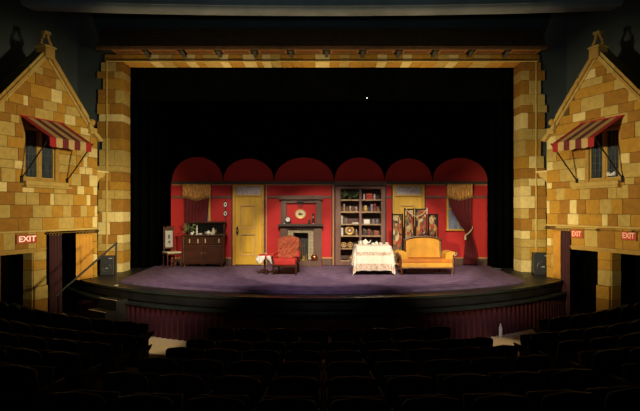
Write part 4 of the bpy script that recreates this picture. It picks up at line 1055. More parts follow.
t = shelf_thing('dark_box', 'dark wooden box on the fifth shelf behind the teapot', 'box', 376.6, 4); b = MB(); b.box(-0.07,0.07,0,0.12,0,0.08); b.build('body', MAHOG, t, bevel=0.004); b = MB(); b.box(-0.073,0.073,-0.003,0.123,0.08,0.105); b.build('lid', MAHOG, t, bevel=0.004)

# --- sideboard
DSB = 14.95
sx = lambda x: px(x, DSB); szz = lambda y: pz(y, DSB)
sb = thing('sideboard', 'dark mahogany sideboard with mirrored back below the gold valance', 'sideboard', (sx(202.6), DSB, 0))
X0 = sx(202.6); ZB = szz(235.0)
hw = sx(222.4)-X0
b = MB(); b.box(-hw, hw, 0.02, 0.50, szz(263.5), ZB-0.035); b.build('body', MAHOG, sb, bevel=0.006)
b = MB(); b.box(-hw-0.06, hw+0.06, -0.04, 0.53, ZB-0.035, ZB); b.build('top', MAHOG, sb, bevel=0.01)
for q in (-1, 1):
    for yy in (0.03, 0.45):
        b = MB(); b.lathe([(0.022,0),(0.034,0.02),(0.024,0.05),(0.04,0.10),(0.04,szz(263.5)+0.01)], (q*(hw-0.04), yy, 0), 12); b.build('leg', MAHOG, sb, True)
    b = MB(); b.box(q*hw-0.03, q*hw+0.03, -0.005, 0.05, szz(263.5), ZB-0.035); b.build('corner_post', MAHOG, sb, bevel=0.008)
for (a, c) in ((185.6, 202.6), (203.6, 220.6)):
    dr = MB(); dr.box(sx(a)-X0, sx(c)-X0, -0.002, 0.03, szz(244.4), szz(237.6)); d_ = dr.build('drawer', MAHOG, sb, bevel=0.006)
    for xx in ((189.6, 198) if a < 200 else (205.4, 219)):
        b = MB(); b.box(sx(xx)-X0-0.013, sx(xx)-X0+0.013, -0.018, -0.002, szz(243), szz(239)); b.build('pull', CREAMF, d_, bevel=0.004)
for (a, c) in ((185.6, 202.6), (203.6, 220.6)):
    b = MB(); b.box(sx(a)-X0, sx(c)-X0, 0.0, 0.03, szz(262.6), szz(245.4)); d_ = b.build('door', MAHOG, sb, bevel=0.004)
    b = MB(); b.box(sx(a+2.2)-X0, sx(c-2.2)-X0, -0.010, 0.0, szz(260), szz(248)); b.build('raised_panel', MAHOG, d_, bevel=0.008)
    b = MB(); b.ball((sx(c-1.1 if a < 200 else a+1.1)-X0, -0.012, szz(253)), 0.014); b.build('knob', BRASS, d_, True)
b = MB(); b.prism_xz([(-hw,szz(263.5)),(hw,szz(263.5)),(hw,szz(264.6)),(0.1,szz(263.9)),(0,szz(265)),(-0.1,szz(263.9)),(-hw,szz(264.6))], 0.02, 0.045); b.build('apron', MAHOG, sb)
zt_ = pz(221.4, DSB+0.45)
for q in (-1, 1):
    b = MB(); b.box(q*(hw-0.03)-0.03, q*(hw-0.03)+0.03, 0.43, 0.49, ZB, zt_-0.03); b.build('back_post', MAHOG, sb, bevel=0.006)
b = MB(); b.box(-hw-0.03, hw+0.03, 0.38, 0.51, zt_-0.05, zt_); b.build('back_shelf', MAHOG, sb, bevel=0.008)
b = MB(); b.box(-hw+0.03, hw-0.03, 0.47, 0.49, ZB, zt_-0.05); b.build('back_frame', MAHOG, sb)
b = MB(); b.box(-hw+0.07, hw-0.07, 0.462, 0.469, ZB+0.03, zt_-0.075); b.build('mirror', mat('old_mirror',(0.10,0.095,0.09),0.12,metal=0.9), sb)
def on_sb(name, lab, cat, x, dy): return thing(name, lab, cat, (px(x, DSB+dy), DSB+dy, ZB))
t = on_sb('potted_fern', 'small dark green fern in a pot on the sideboard', 'plant', 189.4, 0.22)
b = MB(); b.lathe([(0.04,0),(0.06,0.08),(0.065,0.09),(0.055,0.09)], (0,0,0), 14); b.build('pot', IRON, t, True)
foliage(90, 0.16, 0.10, 0.22, 0.08, (0,0,0.10)).build('foliage', LEAFM, t, fixn=False)
t = on_sb('china_candlestick', 'tall white china candlestick on the sideboard', 'candlestick', 197, 0.2)
b = MB(); b.lathe([(0.045,0),(0.045,0.015),(0.014,0.04),(0.026,0.10),(0.012,0.14),(0.028,0.19),(0.02,0.2)], (0,0,0), 14); b.build('stem', WHITE, t, True); b = MB(); b.lathe([(0.012,0.2),(0.012,0.28),(0.003,0.29)], (0,0,0), 10); b.build('candle', WHITE, t, True)
t = on_sb('china_bird', 'white china bird dish beside the fern', 'figurine', 192.0, 0.12)
b = MB(); b.ball((0,0,0.04), 0.055, 0.04, 0.038); b.build('body', WHITE, t, True); b = MB(); b.ball((0.045,0,0.085), 0.02); b.build('head', WHITE, t, True); b = MB(); b.lathe([(0.03,0),(0.02,0.01)], (0,0,0), 10); b.build('foot', WHITE, t)
t = on_sb('sauce_boat', 'low white sauce boat in front of the candlestick', 'sauce boat', 200.2, 0.10)
b = MB(); b.lathe([(0.03,0),(0.06,0.025),(0.068,0.045),(0.055,0.045)], (0,0,0), 16, 1.2, 0.7); b.build('body', WHITE, t, True); b = MB(); b.torus((-0.085,0,0.035), 0.02, 0.005, 'y', 12, 6); b.build('handle', WHITE, t, True)
def teapot(parent, m, r=0.075):
    b = MB(); b.lathe([(r*0.55,0),(r*0.6,0.008),(r,r*0.75),(r*0.85,r*1.25),(r*0.45,r*1.5)], (0,0,0), 18); b.build('body', m, parent, True)
    b = MB(); b.lathe([(r*0.5,r*1.5),(r*0.35,r*1.7),(r*0.08,r*1.75),(r*0.12,r*1.9),(0.002,r*1.98)], (0,0,0), 14); b.build('lid', m, parent, True)
    b = MB(); b.tube([(r*0.85,0,r*0.6),(r*1.4,0,r*0.9),(r*1.75,0,r*1.5)], [r*0.22,r*0.15,r*0.1], 8); b.build('spout', m, parent, True)
    b = MB(); b.torus((-r*1.1,0,r*0.85), r*0.45, r*0.09, 'y', 14, 6); b.build('handle', m, parent, True)
t = on_sb('teapot', 'white teapot standing on the sideboard before the mirror', 'teapot', 208.6, 0.22); teapot(t, WHITE, 0.07)
t = on_sb('coffee_pot', 'tall cream pot beside the white teapot on the sideboard', 'pot', 213.4, 0.26)
b = MB(); b.lathe([(0.04,0),(0.055,0.05),(0.045,0.12),(0.03,0.16),(0.035,0.17)], (0,0,0), 16); b.build('body', CREAMF, t, True); b = MB(); b.lathe([(0.034,0.17),(0.02,0.195),(0.006,0.2),(0.01,0.215)], (0,0,0), 12); b.build('lid', CREAMF, t, True); b = MB(); b.torus((0.06,0,0.1), 0.03, 0.006, 'y', 12, 6); b.build('handle', CREAMF, t, True)
t = on_sb('sugar_bowl', 'small white bowl in front of the tall cream pot', 'bowl', 211.6, 0.07)
b = MB(); b.lathe([(0.025,0),(0.045,0.03),(0.05,0.055),(0.04,0.055)], (0,0,0), 14); b.build('body', WHITE, t, True); b = MB(); b.torus((0,0,0.056), 0.046, 0.004); b.build('rim', WHITE, t)

# --- hall chair by the black leg curtain
hc = thing('hall_chair', 'narrow high-backed dark hall chair with cream seat by the sideboard', 'chair', (px(171.2,14.75), 14.80, 0), math.radians(38))
for q in (-1, 1):
    b = MB(); b.tube([(q*0.20,-0.20,0.0),(q*0.20,-0.20,0.45)], [0.016,0.024], 8); b.build('leg', MAHOG, hc, True)
    b = MB(); b.tube([(q*0.17,0.22,0.0),(q*0.17,0.20,0.45)], [0.016,0.022], 8); b.build('leg', MAHOG, hc, True)
    b = MB(); b.tube([(q*0.16,0.20,0.45),(q*0.145,0.24,1.20)], [0.022,0.018], 8); b.ball((q*0.145,0.24,1.215), 0.026); b.build('back_post', MAHOG, hc, True)
    b = MB(); b.tube([(q*0.20,-0.20,0.18),(q*0.17,0.22,0.18)], 0.012, 6); b.build('stretcher', MAHOG, hc)
b = MB(); b.tube([(-0.2,-0.2,0.24),(0.2,-0.2,0.24)], 0.012, 6); b.build('stretcher', MAHOG, hc)
b = MB(); b.box(-0.22,0.22,-0.23,0.22,0.40,0.445); b.build('seat_frame', MAHOG, hc, bevel=0.008)
b = MB(); b.box(-0.215,0.215,-0.225,0.20,0.445,0.485); b.build('seat_cushion', CREAMF, hc, bevel=0.018)
b = MB(); b.box(-0.145,0.145,0.225,0.25,1.10,1.18); b.prism_xz([(-0.12,1.18),(0.12,1.18),(0.05,1.235),(-0.05,1.235)], 0.225, 0.25); b.build('crest_rail', MAHOG, hc, bevel=0.006)
b = MB(); b.box(-0.145,0.145,0.205,0.23,0.55,0.60); b.build('lower_rail', MAHOG, hc, bevel=0.006)
b = MB(); b.box(-0.115,0.115,0.212,0.236,0.60,1.10); bp_ = b.build('back_panel', mat('needlework',(0.46,0.42,0.38),0.9,0.25,18), hc, bevel=0.01)
b = MB(); b.box(-0.03,0.03,0.205,0.212,0.86,0.98); b.box(-0.02,0.04,0.205,0.212,0.72,0.80); b.build('embroidered_motif', mat('motif_blue',(0.10,0.10,0.14),0.9), bp_)

# --- red armchair
RED = mat('red_velvet', (0.56, 0.035, 0.022), 0.85, 0.15, 6)
SHAWL = mat('paisley_shawl', (0.56, 0.13, 0.055), 0.9, 0.0, 22, col2=(0.26, 0.05, 0.025), bump=0.5)
DA = F*EYE/(275.2-HZ)
ac = thing('armchair', 'red upholstered armchair with a patterned orange shawl on its back', 'armchair', (px(286.8, DA+0.3), DA+0.3, 0), math.radians(-7))
def rbox(nm, x0, x1, y0, y1, z0, z1, m, par, bev=0.03):
    b = MB(); b.box(x0, x1, y0, y1, z0, z1); o = b.build(nm, m, par, bevel=bev); o.modifiers['bevel'].segments = 4
    for p in o.data.polygons: p.use_smooth = True
    return o
rbox('seat_cushion', -0.29, 0.29, -0.31, 0.24, 0.25, 0.43, RED, ac, 0.045)
# arched back
n = 14
pts = [(-0.28,0.38),(0.28,0.38)]+[(0.30*math.cos(PI*i/n)**1 if True else 0, 0.88+0.10*math.sin(PI*i/n)) for i in range(n+1)]
b = MB(); b.hexa([(p[0],0.20+(p[1]-0.38)*0.12,p[1]) for p in pts], [(p[0],0.30+(p[1]-0.38)*0.16,p[1]) for p in pts]); b.build('backrest', RED, ac, bevel=0.025)
for q in (-1, 1):
    b = MB(); b.tube([(q*0.33,-0.27,0.48),(q*0.345,-0.24,0.53),(q*0.335,-0.05,0.535),(q*0.31,0.20,0.56)], [0.035,0.045,0.042,0.04], 10); b.build('armrest', RED, ac, True)
    b = MB(); b.tube([(q*0.31,-0.28,0.30),(q*0.335,-0.275,0.40),(q*0.345,-0.275,0.47)], [0.028,0.022,0.028], 8); b.build('arm_post', MAHOG, ac, True)
    rbox('side_panel', q*0.30-0.02, q*0.30+0.02, -0.22, 0.22, 0.30, 0.48, RED, ac, 0.015)
    b = MB(); b.tube([(q*0.30,-0.28,0.27),(q*0.305,-0.29,0.14),(q*0.295,-0.30,0.0)], [0.034,0.026,0.018], 8); b.build('leg', MAHOG, ac, True)
    b = MB(); b.tube([(q*0.27,0.24,0.27),(q*0.27,0.27,0.12),(q*0.27,0.31,0.0)], [0.03,0.024,0.018], 8); b.build('leg', MAHOG, ac, True)
b = MB(); b.prism_xz([(-0.29,0.26),(0.29,0.26),(0.29,0.20),(0.12,0.215),(0,0.195),(-0.12,0.215),(-0.29,0.20)], -0.315, -0.285); b.build('front_rail', MAHOG, ac)
# shawl over the backrest
sh = thing('shawl', 'rumpled orange patterned shawl thrown over the red armchair', 'shawl', ac.location, math.radians(-7))
def shf(u, v):
    x = (u-0.5)*0.60*(1-0.06*abs(v-0.35)); rum = 0.014*math.sin(u*17+3*v)+0.012*math.sin(v*19+u*5)+0.010*math.sin((u+v)*31)
    sag = 0.06*math.sin(PI*u)*v
    if v < 0.16:   # behind
        t = v/0.16; z = 0.80+t*0.185; return (x, 0.425+0.01*t+rum*0.3, z-0.10*abs(u-0.5)**2*2)
    if v < 0.26:
        t = (v-0.16)/0.10; a = PI*t; z = 0.995+0.012*math.sin(a); return (x, 0.425-0.155*t, z-0.30*(u-0.5)**2)
    t = (v-0.26)/0.74; z = 0.995-t*(0.54+0.04*math.sin(u*4))-0.30*(u-0.5)**2*(1-t)-sag*0.3
    return (x*(1-0.02*t), 0.250-0.080*t-0.012+rum-0.35*max(0, t-0.82), z)
b = MB(); b.grid(shf, 40, 50); b.build('cloth', SHAWL, sh, True, solid=0.008, fixn=False)
b = MB()
for i in range(36):
    p = shf((i+0.5)/36, 1.0); b.tube([p, (p[0]+0.006*math.sin(i*3), p[1]-0.01, p[2]-0.04)], 0.003, 4)
b.build('fringe', mat('shawl_fringe',(0.14,0.05,0.03),0.9), sh)

# --- small side table with red cloth and white lace corners
DT = F*EYE/(274.5-HZ)
stb = thing('side_table', 'small tripod pedestal side table left of the red armchair', 'table', (px(264.8, DT+0.1), DT+0.1, 0))
b = MB(); b.lathe([(0.165,0.485),(0.175,0.495),(0.175,0.505),(0.165,0.512)], (0,0,0), 24); b.build('top', MAHOG, stb, True)
b = MB(); b.lathe([(0.022,0.06),(0.034,0.10),(0.022,0.18),(0.036,0.28),(0.020,0.40),(0.03,0.485)], (0,0,0), 12); b.build('pedestal', MAHOG, stb, True)
for k in range(3):
    a = -PI/2+k*2*PI/3+0.5
    b = MB(); b.tube([(0.02*math.cos(a),0.02*math.sin(a),0.12),(0.09*math.cos(a),0.09*math.sin(a),0.10),(0.15*math.cos(a),0.15*math.sin(a),0.03),(0.18*math.cos(a),0.18*math.sin(a),0.012)], [0.022,0.02,0.014,0.012], 8); b.build('foot', MAHOG, stb, True)
def cloth_grid(hx, hy, ox, oy, top, rc, n=44, wave=0.02, flare=0.16, maxd=9):
    """a rectangular cloth (half size ox, oy) draped on a table top (half size hx, hy, corner radius rc)"""
    b = MB()
    def fn(u, v):
        a, c = (u-0.5)*2*ox, (v-0.5)*2*oy
        ca, cc = max(-hx+rc, min(hx-rc, a)), max(-hy+rc, min(hy-rc, c))
        da, dc_ = a-ca, c-cc; r = math.hypot(da, dc_); rv = max(abs(da), abs(dc_))+0.25*min(abs(da), abs(dc_))
        if r <= rc or r < 1e-6: return (a, c, top+0.006)
        ux, uy = da/r, dc_/r; ov = max(0.0, rv-rc)
        th_ = math.atan2(dc_, da); s_ = ca+cc
        corner = min(1, 3*min(abs(ux), abs(uy)))
        k = rc+0.012+ov*flare+wave*ov/0.4*math.sin(s_*22+th_*9)+0.0
        return (ca+ux*k, cc+uy*k, top+0.006-ov*0.985)
    b.grid(fn, n, n); return b
LACE = mat('lace_cloth', (0.82, 0.70, 0.54), 0.9, 0.0, 20, col2=(0.44, 0.28, 0.19), bump=0.3)
LINEN = mat('white_linen', (0.84, 0.77, 0.64), 0.9, 0.06, 12, bump=0.15)
t = thing('table_scarf', 'red round cloth with white lace points on the small side table', 'tablecloth', stb.location, math.radians(14))
b = cloth_grid(0.165, 0.165, 0.22, 0.22, 0.513, 0.16, 30, 0.01, 0.25); b.build('cloth', mat('scarf_red',(0.60,0.03,0.03),0.85,0.1,10), t, True, solid=0.004, fixn=False)
b = MB()
def lacef(sgx, sgy):
    def f(u, v):
        a = math.atan2(sgy, sgx)+(u-0.5)*1.25; L = 0.23*(1-abs(u-0.5)*1.3)
        k = 0.187+0.05*v+0.012*math.sin(u*14)*v
        return (k*math.cos(a), k*math.sin(a), 0.505-0.03*0-L*v-0.0)
    return f
for (p, q) in ((-1,-1),(1,-1),(-1,1),(1,1)):
    b = MB(); b.grid(lacef(p,q), 16, 8); b.build('lace_point', mat('white_lace',(0.88,0.82,0.74),0.9,0.2,30), t, True, solid=0.004, fixn=False)
t = thing('tea_cup', 'small cream cup standing on the red side table cloth', 'cup', (px(265.3, DT+0.1), DT+0.12, 0.521))
b = MB(); b.lathe([(0.018,0),(0.032,0.02),(0.038,0.05),(0.033,0.05)], (0,0,0), 14); b.build('bowl', CREAMF, t, True); b = MB(); b.torus((0.042,0,0.028), 0.014, 0.004, 'y', 10, 6); b.build('handle', CREAMF, t, True)

# --- tea table with lace cloth
DTT = 13.18
TX = px(372.6, DTT+0.3)
tt = thing('tea_table', 'rectangular wooden tea table under the white lace cloth', 'table', (TX, DTT+0.38, 0))
THX, THY, TTOP = 0.47, 0.33, 0.755
b = MB(); b.box(-THX, THX, -THY, THY, TTOP-0.025, TTOP); b.build('tabletop', MAHOG, tt, bevel=0.006)
b = MB(); b.box(-THX+0.05, THX-0.05, -THY+0.05, THY-0.05, TTOP-0.11, TTOP-0.025); b.build('frame', MAHOG, tt)
for p in (-1, 1):
    for q in (-1, 1):
        b = MB(); b.tube([(p*(THX-0.07), q*(THY-0.07), 0.0), (p*(THX-0.07), q*(THY-0.07), TTOP-0.03)], [0.018, 0.03], 8); b.build('leg', MAHOG, tt, True)
t = thing('tablecloth', 'long white lace tablecloth draped over the tea table', 'tablecloth', tt.location)
lc = cloth_grid(THX+0.005, THY+0.005, THX+0.47, THY+0.655, TTOP, 0.03, 64, 0.022, 0.15)
lo = lc.build('cloth', None, t, True, fixn=False)
# linen field with a band of lace near the hem: material slots by distance along the cloth
lo.data.materials.append(LINEN); lo.data.materials.append(LACE)
n = 64
for i, p in enumerate(lo.data.polygons):
    u, v = (i % n+0.5)/n, (i//n+0.5)/n
    e = min(u, 1-u)*2*(THX+0.47); g = min(v, 1-v)*2*(THY+0.655)
    m_ = min(e, g)
    p.material_index = 1 if (0.03 < m_ < 0.20 or 0.40 < m_ < 0.50) else 0
md = lo.modifiers.new('solid', 'SOLIDIFY'); md.thickness = 0.004; md.offset = 1
TT = TTOP+0.012
def on_tt(name, lab, cat, x, dy): return thing(name, lab, cat, (px(x, DTT+0.38+dy), DTT+0.38+dy, TT))
t = on_tt('teapot', 'white teapot on the lace covered tea table', 'teapot', 365.4, 0.05); teapot(t, WHITE, 0.085)
t = on_tt('milk_jug', 'white milk jug beside the teapot on the tea table', 'jug', 360.8, 0.10)
b = MB(); b.lathe([(0.03,0),(0.042,0.04),(0.03,0.09),(0.036,0.115),(0.03,0.115)], (0,0,0), 14); b.build('body', WHITE, t, True); b = MB(); b.torus((-0.045,0,0.06), 0.025, 0.006, 'y', 12, 6); b.build('handle', WHITE, t, True)
for x, dy, lb in ((373, -0.08, 'white cup and saucer nearest the teapot on the tea table'), (380.5, -0.05, 'white cup and saucer in the middle of the tea table'), (386.6, 0.03, 'white cup and saucer at the sofa end of the tea table')):
    t = on_tt('cup_and_saucer', lb, 'cup', x, dy)
    b = MB(); b.lathe([(0.03,0),(0.066,0.012),(0.066,0.016),(0.03,0.008)], (0,0,0), 16); b.build('saucer', WHITE, t, True)
    b = MB(); b.lathe([(0.02,0.01),(0.036,0.03),(0.042,0.065),(0.037,0.065)], (0,0,0), 14); b.build('cup', WHITE, t, True)
    b = MB(); b.torus((0.046,0,0.04), 0.016, 0.004, 'y', 10, 6); b.build('handle', WHITE, t, True)
t = on_tt('sugar_bowl', 'lidded white sugar bowl between cups on the tea table', 'bowl', 376.6, 0.14)
b = MB(); b.lathe([(0.03,0),(0.05,0.035),(0.045,0.06)], (0,0,0), 14); b.build('body', WHITE, t, True); b = MB(); b.lathe([(0.046,0.06),(0.02,0.08),(0.006,0.085),(0.01,0.1)], (0,0,0), 14); b.build('lid', WHITE, t, True)

# --- settee
GOLDV = mat('gold_velvet', (0.68, 0.33, 0.030), 0.75, 0.18, 4)
GOLDD = mat('orange_gold_velvet', (0.52, 0.165, 0.010), 0.75, 0.18, 4)
WAL = mat('carved_walnut', (0.10, 0.032, 0.010), 0.4, 0.3, 8)
DSO = 13.12
SOX = px(424.8, DSO+0.3)
so = thing('settee', 'golden velvet settee with carved walnut frame and rolled arms', 'sofa', (SOX, DSO+0.33, 0))
kx = (DSO+0.05)/F
rbox('seat', -0.72, 0.72, -0.33, 0.24, 0.27, 0.43, GOLDD, so, 0.05)
rbox('front_border', -0.70, 0.70, -0.335, -0.28, 0.20, 0.325, GOLDV, so, 0.02)
b = MB(); b.box(-0.70, 0.70, -0.33, 0.30, 0.165, 0.205); b.build('seat_rail', WAL, so, bevel=0.01)
n = 18
def backpoly(w, zb, zs, zt): return [(-w,zb),(w,zb)]+[(w*math.cos(PI*i/n), zs+(zt-zs)*math.sin(PI*i/n)**0.8) for i in range(n+1)]
b = MB(); pl = backpoly(0.475, 0.40, 0.84, 0.965); b.hexa([(p[0],0.19+(p[1]-0.4)*0.14,p[1]) for p in pl], [(p[0],0.27+(p[1]-0.4)*0.14,p[1]) for p in pl]); b.build('backrest', GOLDV, so, bevel=0.03)
b = MB(); pl = backpoly(0.515, 0.38, 0.86, 1.01); b.hexa([(p[0],0.255+(p[1]-0.4)*0.14,p[1]) for p in pl], [(p[0],0.30+(p[1]-0.4)*0.14,p[1]) for p in pl]); b.build('back_frame', WAL, so, bevel=0.012)
b = MB(); rim = [(0.49*math.cos(PI*i/n), 0.19+((0.85+0.14*math.sin(PI*i/n)**0.8)-0.4)*0.14, 0.85+0.14*math.sin(PI*i/n)**0.8) for i in range(n+1)]
rim = [(0.49, 0.19, 0.42)]+rim+[(-0.49, 0.19, 0.42)]
b.tube(rim, 0.03, 8); b.build('back_rim', WAL, so, True)
b = MB(); b.ball((0,0.30,1.05), 0.05, 0.03, 0.04); b.ball((-0.07,0.30,1.02), 0.045, 0.025, 0.022); b.ball((0.07,0.30,1.02), 0.045, 0.025, 0.022); b.build('crest_carving', WAL, so, True)
b = MB(); b.ball((0.035,0.285,1.085), 0.022); b.build('crest_rosette', mat('pale_pink',(0.6,0.4,0.32),0.6), so, True)
for q in (-1, 1):
    b = MB(); b.ball((q*0.515,0.31,0.90), 0.03, 0.025, 0.035); b.build('corner_finial', WAL, so, True)
    # rolled arm: profile in xz, swept along y
    prof = [(0.50,0.40),(0.50,0.56),(0.54,0.60),(0.62,0.625),(0.70,0.62),(0.775,0.60),(0.80,0.565),(0.775,0.535),(0.72,0.52),(0.70,0.47),(0.69,0.40)]
    b = MB(); b.prism_xz([(q*p[0],p[1]) for p in (prof if q > 0 else prof[::-1])], -0.30, 0.24); o = b.build('armrest', GOLDV, so, bevel=0.015)
    b = MB(); fr = [(0.80,0.565),(0.765,0.535),(0.715,0.51),(0.70,0.42),(0.69,0.32),(0.70,0.22),(0.68,0.12),(0.655,0.0)]
    b.tube([(q*p[0], -0.315, p[1]) for p in fr], [0.03,0.034,0.036,0.034,0.036,0.036,0.028,0.022], 8); b.build('arm_scroll_leg', WAL, so, True)
    b = MB(); b.lathe_y([(0.038,0),(0.038,-0.03),(0.02,-0.04)], (q*0.775,-0.30,0.572), 14); b.build('scroll_rosette', WAL, so, True)
    b = MB(); b.tube([(q*0.47,0.27,0.18),(q*0.475,0.29,0.09),(q*0.48,0.33,0.0)], [0.03,0.024,0.02], 8); b.build('rear_leg', MAHOG, so, True)
    b = MB(); b.tube([(q*0.655,-0.315,0.002),(q*0.655,-0.315,0.03)], [0.028,0.02], 8); b.build('caster', MAHOG, so)

# --- folding screen
def screen_mat(name, seed):
    m = bpy.data.materials.new(name); m.use_nodes = True; nt = m.node_tree; bs = nt.nodes['Principled BSDF']
    tc = nt.nodes.new('ShaderNodeTexCoord'); mp = nt.nodes.new('ShaderNodeMapping'); mp.inputs['Location'].default_value = (seed*3.7, seed*1.3, seed*2.1); mp.inputs['Scale'].default_value = (1.3, 1, 0.8)
    nz = nt.nodes.new('ShaderNodeTexNoise'); nz.inputs['Scale'].default_value = 3.0
    add = nt.nodes.new('ShaderNodeMixRGB'); add.blend_type = 'ADD'; add.inputs[0].default_value = 0.75
    vo = nt.nodes.new('ShaderNodeTexVoronoi'); vo.inputs['Scale'].default_value = 8.5; vo.inputs['Randomness'].default_value = 1.0
    rp = nt.nodes.new('ShaderNodeValToRGB'); rp.color_ramp.interpolation = 'CONSTANT'
    cols = [(0.0,(0.14,0.10,0.055)),(0.22,(0.55,0.36,0.13)),(0.38,(0.03,0.022,0.022)),(0.50,(0.40,0.06,0.025)),(0.64,(0.12,0.085,0.045)),(0.76,(0.50,0.15,0.04)),(0.88,(0.62,0.46,0.22))]
    el = rp.color_ramp.elements; el[0].position, el[0].color = cols[0][0], (*cols[0][1],1); el[1].position, el[1].color = cols[1][0], (*cols[1][1],1)
    for p_, c_ in cols[2:]: e = el.new(p_); e.color = (*c_,1)
    sp = nt.nodes.new('ShaderNodeSeparateColor')
    nt.links.new(tc.outputs['Object'], mp.inputs[0]); nt.links.new(mp.outputs[0], nz.inputs['Vector']); nt.links.new(mp.outputs[0], add.inputs[1]); nt.links.new(nz.outputs['Color'], add.inputs[2])
    nt.links.new(add.outputs[0], vo.inputs['Vector']); nt.links.new(vo.outputs['Color'], sp.inputs[0]); nt.links.new(sp.outputs[0], rp.inputs[0]); nt.links.new(rp.outputs[0], bs.inputs['Base Color'])
    bs.inputs['Roughness'].default_value = 0.75
    return m
DSC = 14.55
sc = thing('folding_screen', 'four-panel black framed folding screen with swirling cream and rust patterns', 'folding screen', (px(416, DSC), DSC, 0))
SXc = px(416, DSC)
xs = [392.2, 403.2, 415, 427.2, 439.6]; yd = [0.12, -0.06, 0.06, -0.06, 0.12]; tops = [214, 208.6, 208.6, 214]
for k in range(4):
    p0 = Vector((px(xs[k]+0.5,DSC)-SXc, yd[k], 0)); p1 = Vector((px(xs[k+1]-0.5,DSC)-SXc, yd[k+1], 0))
    dv = (p1-p0); wl = dv.length; dv.normalize(); nv = Vector((dv.y,-dv.x,0))
    zt_ = pz(tops[k], DSC); h0 = 0.06
    def pb(nm, a, c, z0, z1, t0, t1, m, par=sc):
        b = MB(); q = [p0+dv*a+nv*t0, p0+dv*c+nv*t0, p0+dv*c+nv*t1, p0+dv*a+nv*t1]; b.prism_xy([v[:2] for v in q], z0, z1); return b.build(nm, m, par, bevel=0.003)
    pb('stile', 0, 0.035, 0.0, zt_, -0.012, 0.012, BLACKMET); pb('stile', wl-0.035, wl, 0.0, zt_, -0.012, 0.012, BLACKMET)
    pb('rail', 0.035, wl-0.035, zt_-0.04, zt_, -0.012, 0.012, BLACKMET); pb('rail', 0.035, wl-0.035, h0, h0+0.05, -0.012, 0.012, BLACKMET)
    pb('screen_panel', 0.035, wl-0.035, h0+0.05, zt_-0.04, -0.006, 0.006, screen_mat('screen_pattern_%d' % k, k+1))
    # applied curved ornament: an arched cream and rust leaf motif in low relief
    mats_ = [mat('motif_cream',(0.66,0.52,0.28),0.7), mat('motif_rust',(0.50,0.10,0.045),0.7), mat('motif_olive',(0.20,0.16,0.08),0.7)]
    for j in range(5):
        cu_ = wl*0.5+random.uniform(-0.06,0.06); cz_ = zt_-0.16-j*0.19; rr = random.uniform(0.05,0.085); an = random.uniform(0,PI)
        pts = []
        for i in range(12):
            a = 2*PI*i/12; e, g = rr*math.cos(a), rr*0.55*math.sin(a)*(1+0.4*math.cos(a))
            pts.append((cu_+e*math.cos(an)-g*math.sin(an), cz_+e*math.sin(an)+g*math.cos(an)))
        b = MB(); b.hexa([tuple(p0+dv*q[0]+nv*0.006+Vector((0,0,q[1]))) for q in pts], [tuple(p0+dv*q[0]+nv*0.009+Vector((0,0,q[1]))) for q in pts]); b.build('leaf_motif', mats_[(j+k) % 3], sc)
    for zz in (zt_,):
        for a in (0.018, wl-0.018):
            b = MB(); p = p0+dv*a; b.ball((p.x,p.y,zz+0.012), 0.014); b.build('finial', BLACKMET, sc, True)
t = thing('cord', 'white rope cord slung in a swag over the folding screen', 'cord')
b = MB()
pts = []
for i in range(21):
    u = i/20; x = 405.6+20.8*u; y = 208.6+7.6*math.sin(PI*u)**0.8
    yy = -0.10 - 0.02*math.sin(PI*u)
    pts.append((px(x,DSC), DSC+yy+0.0, pz(y,DSC)))
pts = [(pts[0][0], DSC+0.06, pts[0][2]-0.12), (pts[0][0], DSC+0.02, pts[0][2]+0.03)]+pts+[(pts[-1][0], DSC+0.02, pts[-1][2]+0.03), (pts[-1][0], DSC+0.08, pts[-1][2]-0.12)]
b.tube(pts, 0.012, 8); b.build('rope', CREAMF, t, True)
for q in (2, -3):
    p = pts[q]; b = MB(); b.tube([p, (p[0]+(0.01 if q > 0 else -0.01), p[1]-0.01, p[2]-0.16)], [0.014, 0.026], 8); 
    if q < 0: b.build('tassel', CREAMF, t, True)

